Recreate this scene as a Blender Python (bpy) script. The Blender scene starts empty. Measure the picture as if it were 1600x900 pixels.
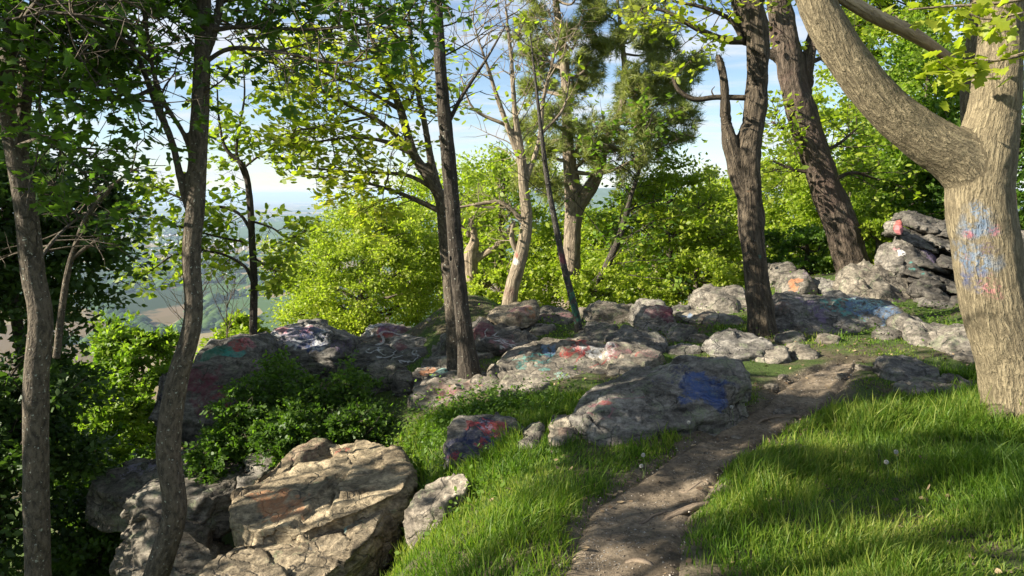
import bpy, bmesh, math, random
import numpy as np
from mathutils import Vector
from mathutils.bvhtree import BVHTree

# ------------------------------------------------------------------ camera, sky, sun, exposure
SC = bpy.context.scene
COL = SC.collection
EYE = np.array([0.0, 0.0, 1.6])
F = 1208.0
PITCH = math.radians(7.1)
CP, SP = math.cos(PITCH), math.sin(PITCH)
cam = bpy.data.objects.new('camera', bpy.data.cameras.new('camera'))
COL.objects.link(cam)
cam.location = EYE
cam.rotation_euler = (math.radians(90) - PITCH, 0, 0)
cam.data.sensor_width = 36.0
cam.data.lens = 36.0 * F / 1600.0
cam.data.clip_end = 250000.0
cam.data.clip_start = 0.05
SC.camera = cam

SUN_EL = math.radians(29)
SUN_AZ = math.radians(-105)          # measured from +Y, clockwise positive: the sun stands to the left
SUN = np.array([math.sin(SUN_AZ) * math.cos(SUN_EL), math.cos(SUN_AZ) * math.cos(SUN_EL), math.sin(SUN_EL)])
sl = bpy.data.lights.new('sun', 'SUN')
sl.energy = 5.0
sl.angle = math.radians(0.55)
sl.color = (1.0, 0.92, 0.79)
so = bpy.data.objects.new('sun', sl)
COL.objects.link(so)
so.rotation_euler = Vector(-SUN).to_track_quat('-Z', 'Y').to_euler()

W = bpy.data.worlds.new('World')
SC.world = W
W.use_nodes = True
nt = W.node_tree
nt.nodes.clear()
def wn(t, **k):
    n = nt.nodes.new(t)
    for a, b in k.items():
        setattr(n, a, b)
    return n
sky = wn('ShaderNodeTexSky', sky_type='NISHITA', sun_disc=False)
sky.sun_elevation = SUN_EL
sky.sun_rotation = SUN_AZ % (2 * math.pi)
sky.altitude = 400
sky.air_density = 0.9
sky.dust_density = 0.15
sky.ozone_density = 2.2
geo = wn('ShaderNodeNewGeometry')
neg = wn('ShaderNodeVectorMath', operation='SCALE'); neg.inputs['Scale'].default_value = -1
nt.links.new(geo.outputs['Incoming'], neg.inputs[0])
sep = wn('ShaderNodeSeparateXYZ'); nt.links.new(neg.outputs[0], sep.inputs[0])
zc = wn('ShaderNodeMath', operation='MAXIMUM'); zc.inputs[1].default_value = 0.0
nt.links.new(sep.outputs[2], zc.inputs[0])
za = wn('ShaderNodeMath', operation='ADD'); za.inputs[1].default_value = 0.09
nt.links.new(zc.outputs[0], za.inputs[0])
dx = wn('ShaderNodeMath', operation='DIVIDE'); nt.links.new(sep.outputs[0], dx.inputs[0]); nt.links.new(za.outputs[0], dx.inputs[1])
dy = wn('ShaderNodeMath', operation='DIVIDE'); nt.links.new(sep.outputs[1], dy.inputs[0]); nt.links.new(za.outputs[0], dy.inputs[1])
cmb = wn('ShaderNodeCombineXYZ'); nt.links.new(dx.outputs[0], cmb.inputs[0]); nt.links.new(dy.outputs[0], cmb.inputs[1])
mp = wn('ShaderNodeMapping'); mp.inputs['Scale'].default_value = (0.55, 1.0, 1); mp.inputs['Rotation'].default_value = (0, 0, 0.25)
nt.links.new(cmb.outputs[0], mp.inputs[0])
cn = wn('ShaderNodeTexNoise'); cn.inputs['Scale'].default_value = 1.1; cn.inputs['Detail'].default_value = 9; cn.inputs['Roughness'].default_value = 0.58
cn.inputs['Distortion'].default_value = 0.3
nt.links.new(mp.outputs[0], cn.inputs['Vector'])
cr = wn('ShaderNodeMapRange', interpolation_type='SMOOTHSTEP'); cr.inputs['From Min'].default_value = 0.45; cr.inputs['From Max'].default_value = 0.62
cr.inputs['To Min'].default_value = 0.06; cr.inputs['To Max'].default_value = 0.9
nt.links.new(cn.outputs[0], cr.inputs[0])
cm = wn('ShaderNodeMix', data_type='RGBA')
nt.links.new(cr.outputs[0], cm.inputs[0]); nt.links.new(sky.outputs[0], cm.inputs[6])
cm.inputs[7].default_value = (5.2, 5.5, 5.9, 1)
bg = wn('ShaderNodeBackground'); bg.inputs[1].default_value = 0.056
nt.links.new(cm.outputs[2], bg.inputs[0])
wo = wn('ShaderNodeOutputWorld'); nt.links.new(bg.outputs[0], wo.inputs[0])

SC.view_settings.view_transform = 'Standard'
SC.view_settings.look = 'None'
SC.view_settings.gamma = 1.0
SC.view_settings.exposure = 1.65
SC.view_settings.use_curve_mapping = False
SC.render.engine = 'CYCLES'
SC.cycles.use_denoising = True
SC.cycles.max_bounces = 6
SC.cycles.diffuse_bounces = 3
SC.cycles.transmission_bounces = 4
SC.cycles.glossy_bounces = 2
SC.cycles.volume_bounces = 0
SC.cycles.sample_clamp_indirect = 6
SC.cycles.caustics_reflective = False
SC.cycles.caustics_refractive = False

# ------------------------------------------------------------------ helpers
def P(u, v, Y):
    """world point on the sight line of photo pixel (u, v) at forward distance Y"""
    a = (u - 800) / F; b = (450 - v) / F
    d = np.array([a, CP + SP * b, -SP + CP * b])
    return EYE + d * (Y / d[1])
def G(u, v, z):
    """world point where that sight line meets height z"""
    a = (u - 800) / F; b = (450 - v) / F
    d = np.array([a, CP + SP * b, -SP + CP * b])
    return EYE + d * ((z - EYE[2]) / d[2])
def px(w, Y):
    return w * Y / F
def uvof(p):
    p = np.asarray(p) - EYE
    d = p[..., 1] * CP - p[..., 2] * SP
    up = p[..., 1] * SP + p[..., 2] * CP
    return 800 + F * p[..., 0] / d, 450 - F * up / d, d

_perm = np.random.RandomState(7).permutation(256)
_perm = np.concatenate([_perm, _perm, _perm])
_grad = np.random.RandomState(8).normal(size=(256, 3)); _grad /= np.linalg.norm(_grad, axis=1)[:, None]
def pnoise(p):
    p = np.asarray(p, dtype=np.float64)
    i = np.floor(p).astype(np.int64); f = p - i; i &= 255
    u = f * f * f * (f * (f * 6 - 15) + 10)
    out = 0
    for a in (0, 1):
        wx = u[:, 0] if a else 1 - u[:, 0]
        for b in (0, 1):
            wy = u[:, 1] if b else 1 - u[:, 1]
            for c in (0, 1):
                wz = u[:, 2] if c else 1 - u[:, 2]
                h = _perm[_perm[_perm[(i[:, 0] + a) & 255] + ((i[:, 1] + b) & 255)] + ((i[:, 2] + c) & 255)]
                g = _grad[h]
                out = out + wx * wy * wz * (g[:, 0] * (f[:, 0] - a) + g[:, 1] * (f[:, 1] - b) + g[:, 2] * (f[:, 2] - c))
    return out * 1.5
def fbm(p, o=4, gain=0.5, lac=2.03):
    p = np.asarray(p, dtype=np.float64); s = 0; a = 1.0
    for k in range(o):
        s = s + a * pnoise(p + 17.3 * k); p = p * lac; a *= gain
    return s
def sstep(a, b, x):
    t = np.clip((x - a) / (b - a), 0, 1); return t * t * (3 - 2 * t)

def make_mesh(name, V, faces, smooth=True, attrs=None):
    """faces: list of integer arrays, each (n, k)"""
    me = bpy.data.meshes.new(name)
    V = np.ascontiguousarray(V, dtype=np.float32)
    faces = [np.asarray(f, dtype=np.int32) for f in faces if len(f)]
    loops = np.concatenate([f.ravel() for f in faces])
    counts = np.concatenate([np.full(len(f), f.shape[1], dtype=np.int32) for f in faces])
    starts = np.concatenate([[0], np.cumsum(counts)[:-1]]).astype(np.int32)
    me.vertices.add(len(V)); me.vertices.foreach_set('co', V.ravel())
    me.loops.add(len(loops)); me.loops.foreach_set('vertex_index', loops)
    me.polygons.add(len(counts)); me.polygons.foreach_set('loop_start', starts); me.polygons.foreach_set('loop_total', counts)
    if smooth:
        me.polygons.foreach_set('use_smooth', np.ones(len(counts), dtype=bool))
    me.update(calc_edges=True)
    for k, val in (attrs or {}).items():
        at = me.attributes.new(k, 'FLOAT_VECTOR', 'POINT')
        at.data.foreach_set('vector', np.ascontiguousarray(val, dtype=np.float32).ravel())
    return me
def link(name, me, mat=None, parent=None, loc=None):
    o = bpy.data.objects.new(name, me); COL.objects.link(o)
    if mat is not None and me is not None and not me.materials:
        me.materials.append(mat)
    if loc is not None:
        o.location = [float(q) for q in loc]
    if parent is not None:
        o.parent = parent
    return o
def tag(o, label=None, cat=None, group=None, kind=None):
    if label: o['label'] = label
    if cat: o['category'] = cat
    if group: o['group'] = group
    if kind: o['kind'] = kind
    return o
def empty(name, loc, label, cat, group=None):
    o = bpy.data.objects.new(name, None); COL.objects.link(o)
    o.location = [float(q) for q in loc]; o.empty_display_size = 0.1
    return tag(o, label, cat, group)

# ------------------------------------------------------------------ materials
def new_mat(name):
    m = bpy.data.materials.new(name); m.use_nodes = True
    m.node_tree.nodes.clear()
    return m
class NG:
    """thin wrapper over a node tree"""
    def __init__(s, m): s.t = m.node_tree
    def n(s, typ, ins=None, **k):
        nd = s.t.nodes.new(typ)
        for a, b in k.items(): setattr(nd, a, b)
        for key, val in (ins or {}).items():
            if isinstance(val, bpy.types.NodeSocket): s.t.links.new(val, nd.inputs[key])
            else: nd.inputs[key].default_value = val
        return nd
    def noise(s, vec, scale, detail=4, rough=0.55, dist=0.0):
        return s.n('ShaderNodeTexNoise', {'Vector': vec, 'Scale': scale, 'Detail': detail, 'Roughness': rough, 'Distortion': dist}).outputs[0]
    def rng(s, x, a, b, c=0.0, d=1.0, smooth=True):
        return s.n('ShaderNodeMapRange', {0: x, 1: a, 2: b, 3: c, 4: d}, interpolation_type='SMOOTHSTEP' if smooth else 'LINEAR').outputs[0]
    def mix(s, f, a, b, mode='MIX'):
        return s.n('ShaderNodeMix', {0: f, 6: a, 7: b}, data_type='RGBA', blend_type=mode).outputs[2]
    def math(s, op, a, b=0.0, clamp=False):
        return s.n('ShaderNodeMath', {0: a, 1: b}, operation=op, use_clamp=clamp).outputs[0]
    def ramp(s, x, stops):
        nd = s.n('ShaderNodeValToRGB', {0: x}); cr = nd.color_ramp
        while len(cr.elements) < len(stops): cr.elements.new(0.5)
        for e, (p, c) in zip(cr.elements, stops):
            e.position = p; e.color = (*c, 1)
        return nd.outputs[0]
    def scale(s, vec, sc):
        return s.n('ShaderNodeMapping', {'Vector': vec, 'Scale': sc}).outputs[0]
    def out(s, sh, vol=False):
        o = s.n('ShaderNodeOutputMaterial'); s.t.links.new(sh, o.inputs[1 if vol else 0])
def c4(c): return (c[0], c[1], c[2], 1.0)

def paint(g, vec, col, patches):
    """sprayed paint: patches = (centre, radius, colour, cover, softness)"""
    if not patches: return col
    wv = g.n('ShaderNodeTexNoise', {'Vector': vec, 'Scale': 6.0, 'Detail': 3.0})
    grain = g.rng(g.noise(vec, 42, 4, 0.7), 0.3, 0.52, 0.35, 1.0)
    for k, (c, r, rgb, cover, soft) in enumerate(patches):
        warp = g.n('ShaderNodeVectorMath', {0: wv.outputs['Color'], 1: (0.5, 0.5, 0.5)}, operation='SUBTRACT').outputs[0]
        warp = g.n('ShaderNodeVectorMath', {0: warp, 'Scale': r * 2.4}, operation='SCALE').outputs[0]
        v2 = g.n('ShaderNodeVectorMath', {0: vec, 1: warp}, operation='ADD').outputs[0]
        d = g.n('ShaderNodeVectorMath', {0: v2, 1: tuple(float(q) for q in c)}, operation='DISTANCE').outputs['Value']
        m = g.rng(d, r, r * (1 - soft), 0.0, 1.0)
        if cover < 0:                       # a scrawled line
            ln = g.n('ShaderNodeTexNoise', {'Vector': vec, 'Scale': 0.75 / r, 'Detail': 1.0, 'Distortion': 1.2}).outputs[0]
            br = g.rng(g.math('ABSOLUTE', g.math('SUBTRACT', ln, 0.5)), 0.035, 0.02, 0.0, 1.0)
        else:
            br = g.noise(vec, 9.0 + 5 * k, 5, 0.7)
            br = g.rng(br, 0.62 - 0.35 * cover, 0.67 - 0.27 * cover, 0.0, 1.0)
        f = g.math('MULTIPLY', g.math('MULTIPLY', m, br), g.math('MULTIPLY', grain, 0.58))
        col = g.mix(f, col, c4(rgb))
    return col

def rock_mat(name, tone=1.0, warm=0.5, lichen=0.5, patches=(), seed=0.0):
    m = new_mat(name); g = NG(m)
    co = g.n('ShaderNodeTexCoord').outputs['Object']
    co = g.n('ShaderNodeVectorMath', {0: co, 1: (seed * 3.7, seed * 1.9, seed * 5.3)}, operation='ADD').outputs[0]
    shift = np.array([seed * 3.7, seed * 1.9, seed * 5.3])
    big = g.noise(co, 2.2, 5, 0.6, 0.6)
    fine = g.noise(co, 22, 7, 0.72)
    spk = g.noise(co, 70, 4, 0.65)
    a = np.array([0.16, 0.155, 0.145]) * (1 - warm) + np.array([0.20, 0.155, 0.10]) * warm
    b = np.array([0.36, 0.35, 0.33]) * (1 - warm) + np.array([0.47, 0.385, 0.255]) * warm
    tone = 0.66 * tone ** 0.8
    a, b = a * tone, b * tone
    col = g.ramp(big, [(0.32, tuple(a)), (0.5, tuple((a + b) * 0.5)), (0.70, tuple(b))])
    sv0 = g.n('ShaderNodeMapping', {'Vector': co, 'Scale': (1.0, 1.0, 4.5), 'Rotation': (0.35, 0.25, 0)}).outputs[0]
    band = g.noise(sv0, 4.0, 6, 0.68, 0.7)
    f = g.math('MULTIPLY', g.rng(fine, 0.30, 0.70, 0.48, 1.42), g.rng(spk, 0.3, 0.7, 0.85, 1.12))
    f = g.math('MULTIPLY', f, g.rng(band, 0.32, 0.66, 0.48, 1.32))
    col = g.mix(1.0, col, g.n('ShaderNodeCombineColor', {0: f, 1: f, 2: f}).outputs[0], 'MULTIPLY')
    vr = g.n('ShaderNodeTexVoronoi', {'Vector': g.n('ShaderNodeMix', {0: 0.18, 4: co, 5: g.n('ShaderNodeTexNoise', {'Vector': co, 'Scale': 5.0, 'Detail': 4.0}).outputs['Color']}, data_type='VECTOR').outputs[1], 'Scale': 3.2}, feature='DISTANCE_TO_EDGE').outputs['Distance']
    crack = g.rng(vr, 0.0, 0.03, 0.0, 1.0)
    ck = g.math('MULTIPLY', g.rng(vr, 0.022, 0.0, 0.0, 0.8), g.rng(g.noise(co, 2.6, 3), 0.42, 0.55))
    col = g.mix(ck, col, c4((0.03, 0.028, 0.024)))
    lz = g.noise(co, 7.0, 6, 0.7, 0.4)
    lm = g.math('MULTIPLY', g.rng(lz, 0.62 - 0.16 * lichen, 0.70 - 0.12 * lichen), g.rng(spk, 0.35, 0.6))
    col = g.mix(g.math('MULTIPLY', lm, 0.75), col, c4((0.28 * tone, 0.32 * tone, 0.18 * tone)))
    wl = g.rng(g.noise(co, 13.0, 4, 0.7), 0.66, 0.72, 0.0, 0.4)
    col = g.mix(wl, col, c4((0.46 * tone, 0.48 * tone, 0.43 * tone)))
    dk = g.rng(g.noise(co, 4.0, 6, 0.75, 1.0), 0.60, 0.70, 0.0, 0.75)
    col = g.mix(dk, col, c4((0.055, 0.055, 0.05)))
    col = paint(g, co, col, [(np.asarray(c) + shift, r, k, cv, s) for c, r, k, cv, s in patches])
    st = band
    h = g.math('ADD', g.math('MULTIPLY', st, 1.5), g.math('MULTIPLY', fine, 0.45))
    h = g.math('ADD', h, g.math('MULTIPLY', spk, 0.16))
    h = g.math('ADD', h, g.math('MULTIPLY', crack, 0.3))
    bp = g.n('ShaderNodeBump', {'Strength': 0.9, 'Distance': 0.032, 'Height': h}).outputs[0]
    sh = g.n('ShaderNodeBsdfPrincipled', {'Base Color': col, 'Roughness': 0.88, 'Normal': bp, 'Specular IOR Level': 0.25}).outputs[0]
    g.out(sh)
    return m

def bark_mat(name, dark, light, ridge=30.0, stretch=0.16, bump=0.02, lichen=0.2, patches=(), tint=None):
    """bark follows the stem: the 'bark' attribute holds (radius cos, radius sin, length along the stem)"""
    m = new_mat(name); g = NG(m)
    at = g.n('ShaderNodeAttribute', attribute_name='bark').outputs['Vector']
    oc = g.n('ShaderNodeTexCoord').outputs['Object']
    sv = g.scale(at, (1, 1, stretch))
    wob = g.n('ShaderNodeTexNoise', {'Vector': at, 'Scale': 9.0, 'Detail': 3.0}).outputs['Color']
    sv = g.n('ShaderNodeMix', {0: 0.03, 4: sv, 5: wob}, data_type='VECTOR').outputs[1]
    r1 = g.noise(sv, ridge, 4, 0.6, 0.3)
    r2 = g.noise(sv, ridge * 2.7, 4, 0.6)
    gr = g.noise(at, 140, 3, 0.6)
    bl = g.noise(oc, 5.0, 4, 0.6)
    h = g.math('ADD', g.math('MULTIPLY', g.rng(r1, 0.3, 0.7), 1.0), g.math('MULTIPLY', r2, 0.5))
    h = g.math('ADD', h, g.math('MULTIPLY', gr, 0.25))
    x = g.math('ADD', g.math('MULTIPLY', g.rng(r1, 0.32, 0.66), 0.55), g.math('MULTIPLY', bl, 0.3))
    x = g.math('ADD', x, g.math('MULTIPLY', g.rng(gr, 0.3, 0.7), 0.22))
    mid = tuple((a + b) / 2 for a, b in zip(dark, light))
    col = g.ramp(x, [(0.12, dark), (0.5, mid), (0.9, light)])
    if tint:
        f = g.rng(g.noise(oc, 2.3, 4, 0.6), 0.5, 0.62, 0, 0.7)
        col = g.mix(f, col, c4(tint))
    sp = g.noise(at, 55, 3, 0.5)
    lm = g.math('MULTIPLY', g.rng(sp, 0.70 - 0.1 * lichen, 0.74 - 0.08 * lichen), min(1.0, lichen * 2))
    col = g.mix(lm, col, c4((0.33, 0.34, 0.28)))
    col = paint(g, oc, col, patches)
    bp = g.n('ShaderNodeBump', {'Strength': 0.9, 'Distance': bump, 'Height': h}).outputs[0]
    sh = g.n('ShaderNodeBsdfPrincipled', {'Base Color': col, 'Roughness': 0.9, 'Normal': bp, 'Specular IOR Level': 0.2}).outputs[0]
    g.out(sh)
    return m

def leaf_mat(name, a, b, c, trans=0.45, gloss=0.35):
    """a, b, c: darkest to brightest leaf colour, chosen leaf by leaf"""
    m = new_mat(name); g = NG(m)
    r = g.n('ShaderNodeNewGeometry').outputs['Random Per Island']
    oc = g.n('ShaderNodeTexCoord').outputs['Object']
    big = g.rng(g.noise(oc, 0.9, 3, 0.6), 0.3, 0.7)
    x = g.math('ADD', g.math('MULTIPLY', r, 0.6), g.math('MULTIPLY', big, 0.4))
    col = g.ramp(x, [(0.08, a), (0.5, b), (0.92, c)])
    tc = g.mix(1.0, col, (1.55, 1.75, 0.75, 1), 'MULTIPLY')
    pr = g.n('ShaderNodeBsdfPrincipled', {'Base Color': col, 'Roughness': 0.5, 'Specular IOR Level': gloss}).outputs[0]
    tr = g.n('ShaderNodeBsdfTranslucent', {'Color': tc}).outputs[0]
    g.out(g.n('ShaderNodeMixShader', {0: trans, 1: pr, 2: tr}).outputs[0])
    return m

M = {}
M['leaf_yellow'] = leaf_mat('leaf_yellow_green', (0.135, 0.195, 0.018), (0.225, 0.29, 0.027), (0.335, 0.365, 0.045), 0.52)
M['leaf_lime'] = leaf_mat('leaf_lime', (0.17, 0.22, 0.02), (0.27, 0.31, 0.03), (0.38, 0.37, 0.05), 0.55)
M['leaf_mid'] = leaf_mat('leaf_mid_green', (0.065, 0.125, 0.016), (0.11, 0.19, 0.024), (0.18, 0.26, 0.035), 0.48)
M['leaf_fresh'] = leaf_mat('leaf_fresh', (0.085, 0.16, 0.014), (0.15, 0.225, 0.024), (0.24, 0.30, 0.035), 0.5)
M['leaf_spring'] = leaf_mat('leaf_spring', (0.17, 0.22, 0.025), (0.26, 0.32, 0.035), (0.37, 0.39, 0.055), 0.5)
M['leaf_maple'] = leaf_mat('leaf_maple', (0.042, 0.085, 0.012), (0.075, 0.14, 0.019), (0.14, 0.21, 0.03), 0.48)
M['leaf_dark'] = leaf_mat('leaf_dark', (0.028, 0.055, 0.012), (0.046, 0.088, 0.016), (0.078, 0.13, 0.022), 0.38)
M['leaf_pale'] = leaf_mat('leaf_pale', (0.15, 0.19, 0.05), (0.21, 0.25, 0.07), (0.28, 0.31, 0.09), 0.5)
M['needle'] = leaf_mat('pine_needle', (0.12, 0.155, 0.05), (0.20, 0.225, 0.07), (0.30, 0.29, 0.10), 0.42)
M['grass'] = leaf_mat('grass_blade', (0.045, 0.10, 0.011), (0.105, 0.178, 0.02), (0.26, 0.28, 0.06), 0.48, 0.25)

# ------------------------------------------------------------------ terrain
ctrl = [(1250,900,0),(1600,900,.03),(1400,800,.03),(1600,760,.08),(1570,655,.12),(1420,650,.06),(1250,700,0),(1300,620,.03),
        (1200,600,.02),(1500,600,.12),(1500,520,.15),(1400,540,.10),(1300,545,.06),(1480,480,.20),(1330,445,.25),(1250,470,.15),
        (1150,475,.05),(1600,480,.30),(970,900,0),(1000,800,-.02),(1100,700,0),(900,720,-.05),(800,760,-.12),(720,820,-.20),
        (640,880,-.27),(1000,660,0),(850,640,-.08),(760,640,-.15),(680,640,-.25),(1050,580,0),(850,560,-.05),(740,560,-.15),
        (950,500,0),(820,500,-.05),(700,500,-.10),(600,540,-.25),(560,620,-.40),(620,680,-.40),(660,730,-.35),(1050,490,.02),
        (500,600,-.55),(450,660,-.75),(380,560,-.80)]
cw = [tuple(G(*c)) for c in ctrl]
cw += [(-1.9,4.6,-1.9),(-2.5,3,-1.9),(-1.2,2.4,-.8),(-3,6,-2.4),(-3.6,8.5,-2.4),(-2.8,10.5,-2.2),(0,11.8,-1.0),(2,12.5,-.6),(-1,13.5,-3),
       (4,16,-.5),(8,16,.1),(8,10,.35),(6,4,.12),(0,0,0),(3,-1,0),(-2,-1,-.4),(-4,0,-1.6),(10,0,.2),(-5,4,-3.2),(-6,9,-4.2),(-6,-3,-2.5),
       (1,15,-2.6),(12,20,-1),(-.75,3.6,-.62),(-2.5,8.6,-1.0),(-1.6,8.9,-.65),(-2.1,10.0,-1.9),(-1.0,10.3,-1.2),(-3.0,9.6,-2.2),(-.95,4.9,-.95),(-1.2,5.6,-1.1)]
cw = np.array(cw, dtype=float)
def _k(r2): return np.where(r2 > 1e-12, 0.5 * r2 * np.log(np.maximum(r2, 1e-12)), 0)
_n = len(cw)
_A = np.zeros((_n + 3, _n + 3))
_d2 = ((cw[:, None, :2] - cw[None, :, :2]) ** 2).sum(-1)
_A[:_n, :_n] = _k(_d2) + np.eye(_n) * 0.05
_A[:_n, _n] = 1; _A[:_n, _n + 1:] = cw[:, :2]; _A[_n, :_n] = 1; _A[_n + 1:, :_n] = cw[:, :2].T
_w = np.linalg.solve(_A, np.concatenate([cw[:, 2], [0, 0, 0]]))

# the trodden path: left and right edge in the photograph, carried on to the ground
pe = [(830,1130,1150),(862,990,1090),(876,900,1068),(896,840,1070),(920,795,1080),(962,757,1108),(1030,722,1138),(1082,690,1180),
      (1142,660,1232),(1190,634,1285),(1215,612,1310),(1245,596,1325),(1280,584,1335),(1310,574,1335)]
pL = np.array([G(a, v, 0.0)[:2] for a, v, b in pe]); pR = np.array([G(b, v, 0.0)[:2] for a, v, b in pe])
def resample(p, n):
    p = np.asarray(p, float)
    s = np.concatenate([[0], np.cumsum(np.linalg.norm(np.diff(p, axis=0), axis=1))])
    t = np.linspace(0, s[-1], n)
    return np.stack([np.interp(t, s, p[:, k]) for k in range(p.shape[1])], 1)
def smooth_line(p, n):
    """Catmull-Rom through p, n samples"""
    p = np.asarray(p, float)
    q = np.concatenate([[2 * p[0] - p[1]], p, [2 * p[-1] - p[-2]]])
    t = np.linspace(0, len(p) - 1 - 1e-9, n); i = t.astype(int); f = (t - i)[:, None]
    a, b, c, d = q[i], q[i + 1], q[i + 2], q[i + 3]
    return 0.5 * (2 * b + (c - a) * f + (2 * a - 5 * b + 4 * c - d) * f ** 2 + (3 * b - a - 3 * c + d) * f ** 3)
NPATH = 130
pLs, pRs = smooth_line(pL, NPATH), smooth_line(pR, NPATH)
pC = (pLs + pRs) / 2; pHW = np.linalg.norm(pRs - pLs, axis=1) / 2
def path_near(x, y):
    """distance from the path's centre line divided by its half width"""
    x = np.atleast_1d(x); y = np.atleast_1d(y); out = np.full(len(x), 9.0)
    sel = (x > -1) & (x < 5) & (y > 1.2) & (y < 9)
    if sel.any():
        d = np.hypot(x[sel][:, None] - pC[None, ::2, 0], y[sel][:, None] - pC[None, ::2, 1]) / pHW[None, ::2]
        out[sel] = d.min(1)
    return out
def base_z(x, y):
    x = np.asarray(x, float).ravel(); y = np.asarray(y, float).ravel(); z = np.zeros(len(x))
    for i in range(0, len(x), 20000):
        sx, sy = x[i:i + 20000], y[i:i + 20000]
        cx, cy = np.clip(sx, -9, 14), np.clip(sy, -5, 22)
        r2 = (cx[:, None] - cw[None, :, 0]) ** 2 + (cy[:, None] - cw[None, :, 1]) ** 2
        z[i:i + 20000] = _k(r2) @ _w[:_n] + _w[_n] + cx * _w[_n + 1] + cy * _w[_n + 2]
    far = -0.42 * np.maximum(0, y - 11) - 0.45 * np.maximum(0, -x - 3) - 0.05 * np.maximum(0, x - 12)
    far = np.maximum(far, -330)
    r = np.maximum(np.maximum((x - 9) / 6, (-7 - x) / 4), np.maximum((y - 14) / 6, (-3 - y) / 4))
    w = sstep(-0.3, 1.0, r)
    z = z * (1 - w) + far * w
    q = np.stack([x, y, np.zeros(len(x))], 1)
    z = z + 0.035 * fbm(q * 1.3, 3) + 0.012 * fbm(q * 6, 2)
    return z
def ground_z(x, y):
    z = base_z(x, y)
    return z - 0.06 * sstep(1.12, 0.7, path_near(np.ravel(x), np.ravel(y)))
def axis(lo, a, b, hi, st, mid, n):
    g = list(np.arange(a, b, st))
    left, right = [], []
    s, q = st * 1.4, a
    while q > lo: q -= s; left.append(q); s *= mid
    s, q = st * 1.4, b
    while q < hi: q += s; right.append(q); s *= mid
    return np.array(left[::-1] + g + right)
ax = axis(-2500, -3.2, 6.0, 2500, 0.07, 1.13, 0)
ay = axis(-400, 2.0, 10.5, 2500, 0.07, 1.13, 0)
X, Y = np.meshgrid(ax, ay, indexing='ij')
Z = ground_z(X, Y)
def grid_faces(nx, ny):
    i = np.arange(nx - 1)[:, None] * ny + np.arange(ny - 1)[None]
    i = i.ravel()
    return np.stack([i, i + ny, i + ny + 1, i + 1], 1)
m = new_mat('soil_and_turf'); g = NG(m)
oc = g.n('ShaderNodeTexCoord').outputs['Object']
n1 = g.noise(oc, 1.6, 5, 0.65); n2 = g.noise(oc, 18, 6, 0.7); n3 = g.noise(oc, 90, 3, 0.6)
col = g.ramp(n2, [(0.3, (0.045, 0.038, 0.024)), (0.55, (0.10, 0.082, 0.05)), (0.75, (0.17, 0.14, 0.09))])
gr = g.ramp(n3, [(0.3, (0.03, 0.052, 0.012)), (0.7, (0.085, 0.12, 0.03))])
col = g.mix(g.rng(n1, 0.40, 0.55), col, gr)
wa = g.n('ShaderNodeSeparateXYZ', {0: g.n('ShaderNodeAttribute', attribute_name='worn').outputs['Vector']}).outputs[0]
col = g.mix(wa, col, g.ramp(n2, [(0.3, (0.07, 0.056, 0.038)), (0.7, (0.20, 0.162, 0.112))]))
bp = g.n('ShaderNodeBump', {'Strength': 0.9, 'Distance': 0.03, 'Height': g.math('ADD', n2, g.math('MULTIPLY', n3, 0.4))}).outputs[0]
g.out(g.n('ShaderNodeBsdfPrincipled', {'Base Color': col, 'Roughness': 0.95, 'Normal': bp, 'Specular IOR Level': 0.15}).outputs[0])
M['soil'] = m
pnr = path_near(X.ravel(), Y.ravel())
worn_a = np.clip(sstep(1.6, 0.95, pnr + 0.35 * pnoise(np.stack([X.ravel(), Y.ravel(), 0 * Z], 1) * 2.5)), 0, 1)
ground = tag(link('ground', make_mesh('ground', np.stack([X.ravel(), Y.ravel(), Z], 1), [grid_faces(len(ax), len(ay))], attrs={'worn': np.stack([worn_a] * 3, 1)}), M['soil']), kind='structure')

# path sheet
m = new_mat('trodden_dirt'); g = NG(m)
oc = g.n('ShaderNodeTexCoord').outputs['Object']
n1 = g.noise(oc, 2.4, 5, 0.6, 0.5); n2 = g.noise(oc, 26, 6, 0.72); n3 = g.noise(oc, 130, 3, 0.6)
col = g.ramp(n1, [(0.3, (0.088, 0.068, 0.045)), (0.5, (0.155, 0.122, 0.084)), (0.72, (0.245, 0.195, 0.135))])
f = g.rng(n2, 0.34, 0.66, 0.6, 1.25)
col = g.mix(1.0, col, g.n('ShaderNodeCombineColor', {0: f, 1: f, 2: f}).outputs[0], 'MULTIPLY')
vo = g.n('ShaderNodeTexVoronoi', {'Vector': oc, 'Scale': 55.0}).outputs['Distance']
peb = g.math('MULTIPLY', g.rng(vo, 0.28, 0.16), g.rng(g.noise(oc, 6, 3), 0.5, 0.6))
col = g.mix(peb, col, c4((0.27, 0.25, 0.22)))
h = g.math('ADD', g.math('MULTIPLY', n2, 1.0), g.math('MULTIPLY', peb, 0.35))
h = g.math('ADD', h, g.math('MULTIPLY', n3, 0.25))
bp = g.n('ShaderNodeBump', {'Strength': 0.8, 'Distance': 0.014, 'Height': h}).outputs[0]
g.out(g.n('ShaderNodeBsdfPrincipled', {'Base Color': col, 'Roughness': 0.95, 'Normal': bp, 'Specular IOR Level': 0.15}).outputs[0])
M['dirt'] = m
NA = 36
tt = np.linspace(-1.22, 1.22, NA)
S = np.arange(NPATH)[:, None] * 0.13
edge = 1 + 0.14 * pnoise(np.stack([np.repeat(S[:, 0], 2), np.tile([0.0, 50.0], NPATH), np.zeros(2 * NPATH)], 1) * 2.2).reshape(NPATH, 2)
XY = np.zeros((NPATH, NA, 2))
for j, t in enumerate(tt):
    e = edge[:, 0] if t < 0 else edge[:, 1]
    XY[:, j] = pC + (pRs - pLs) / 2 * (t * e)[:, None]
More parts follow.
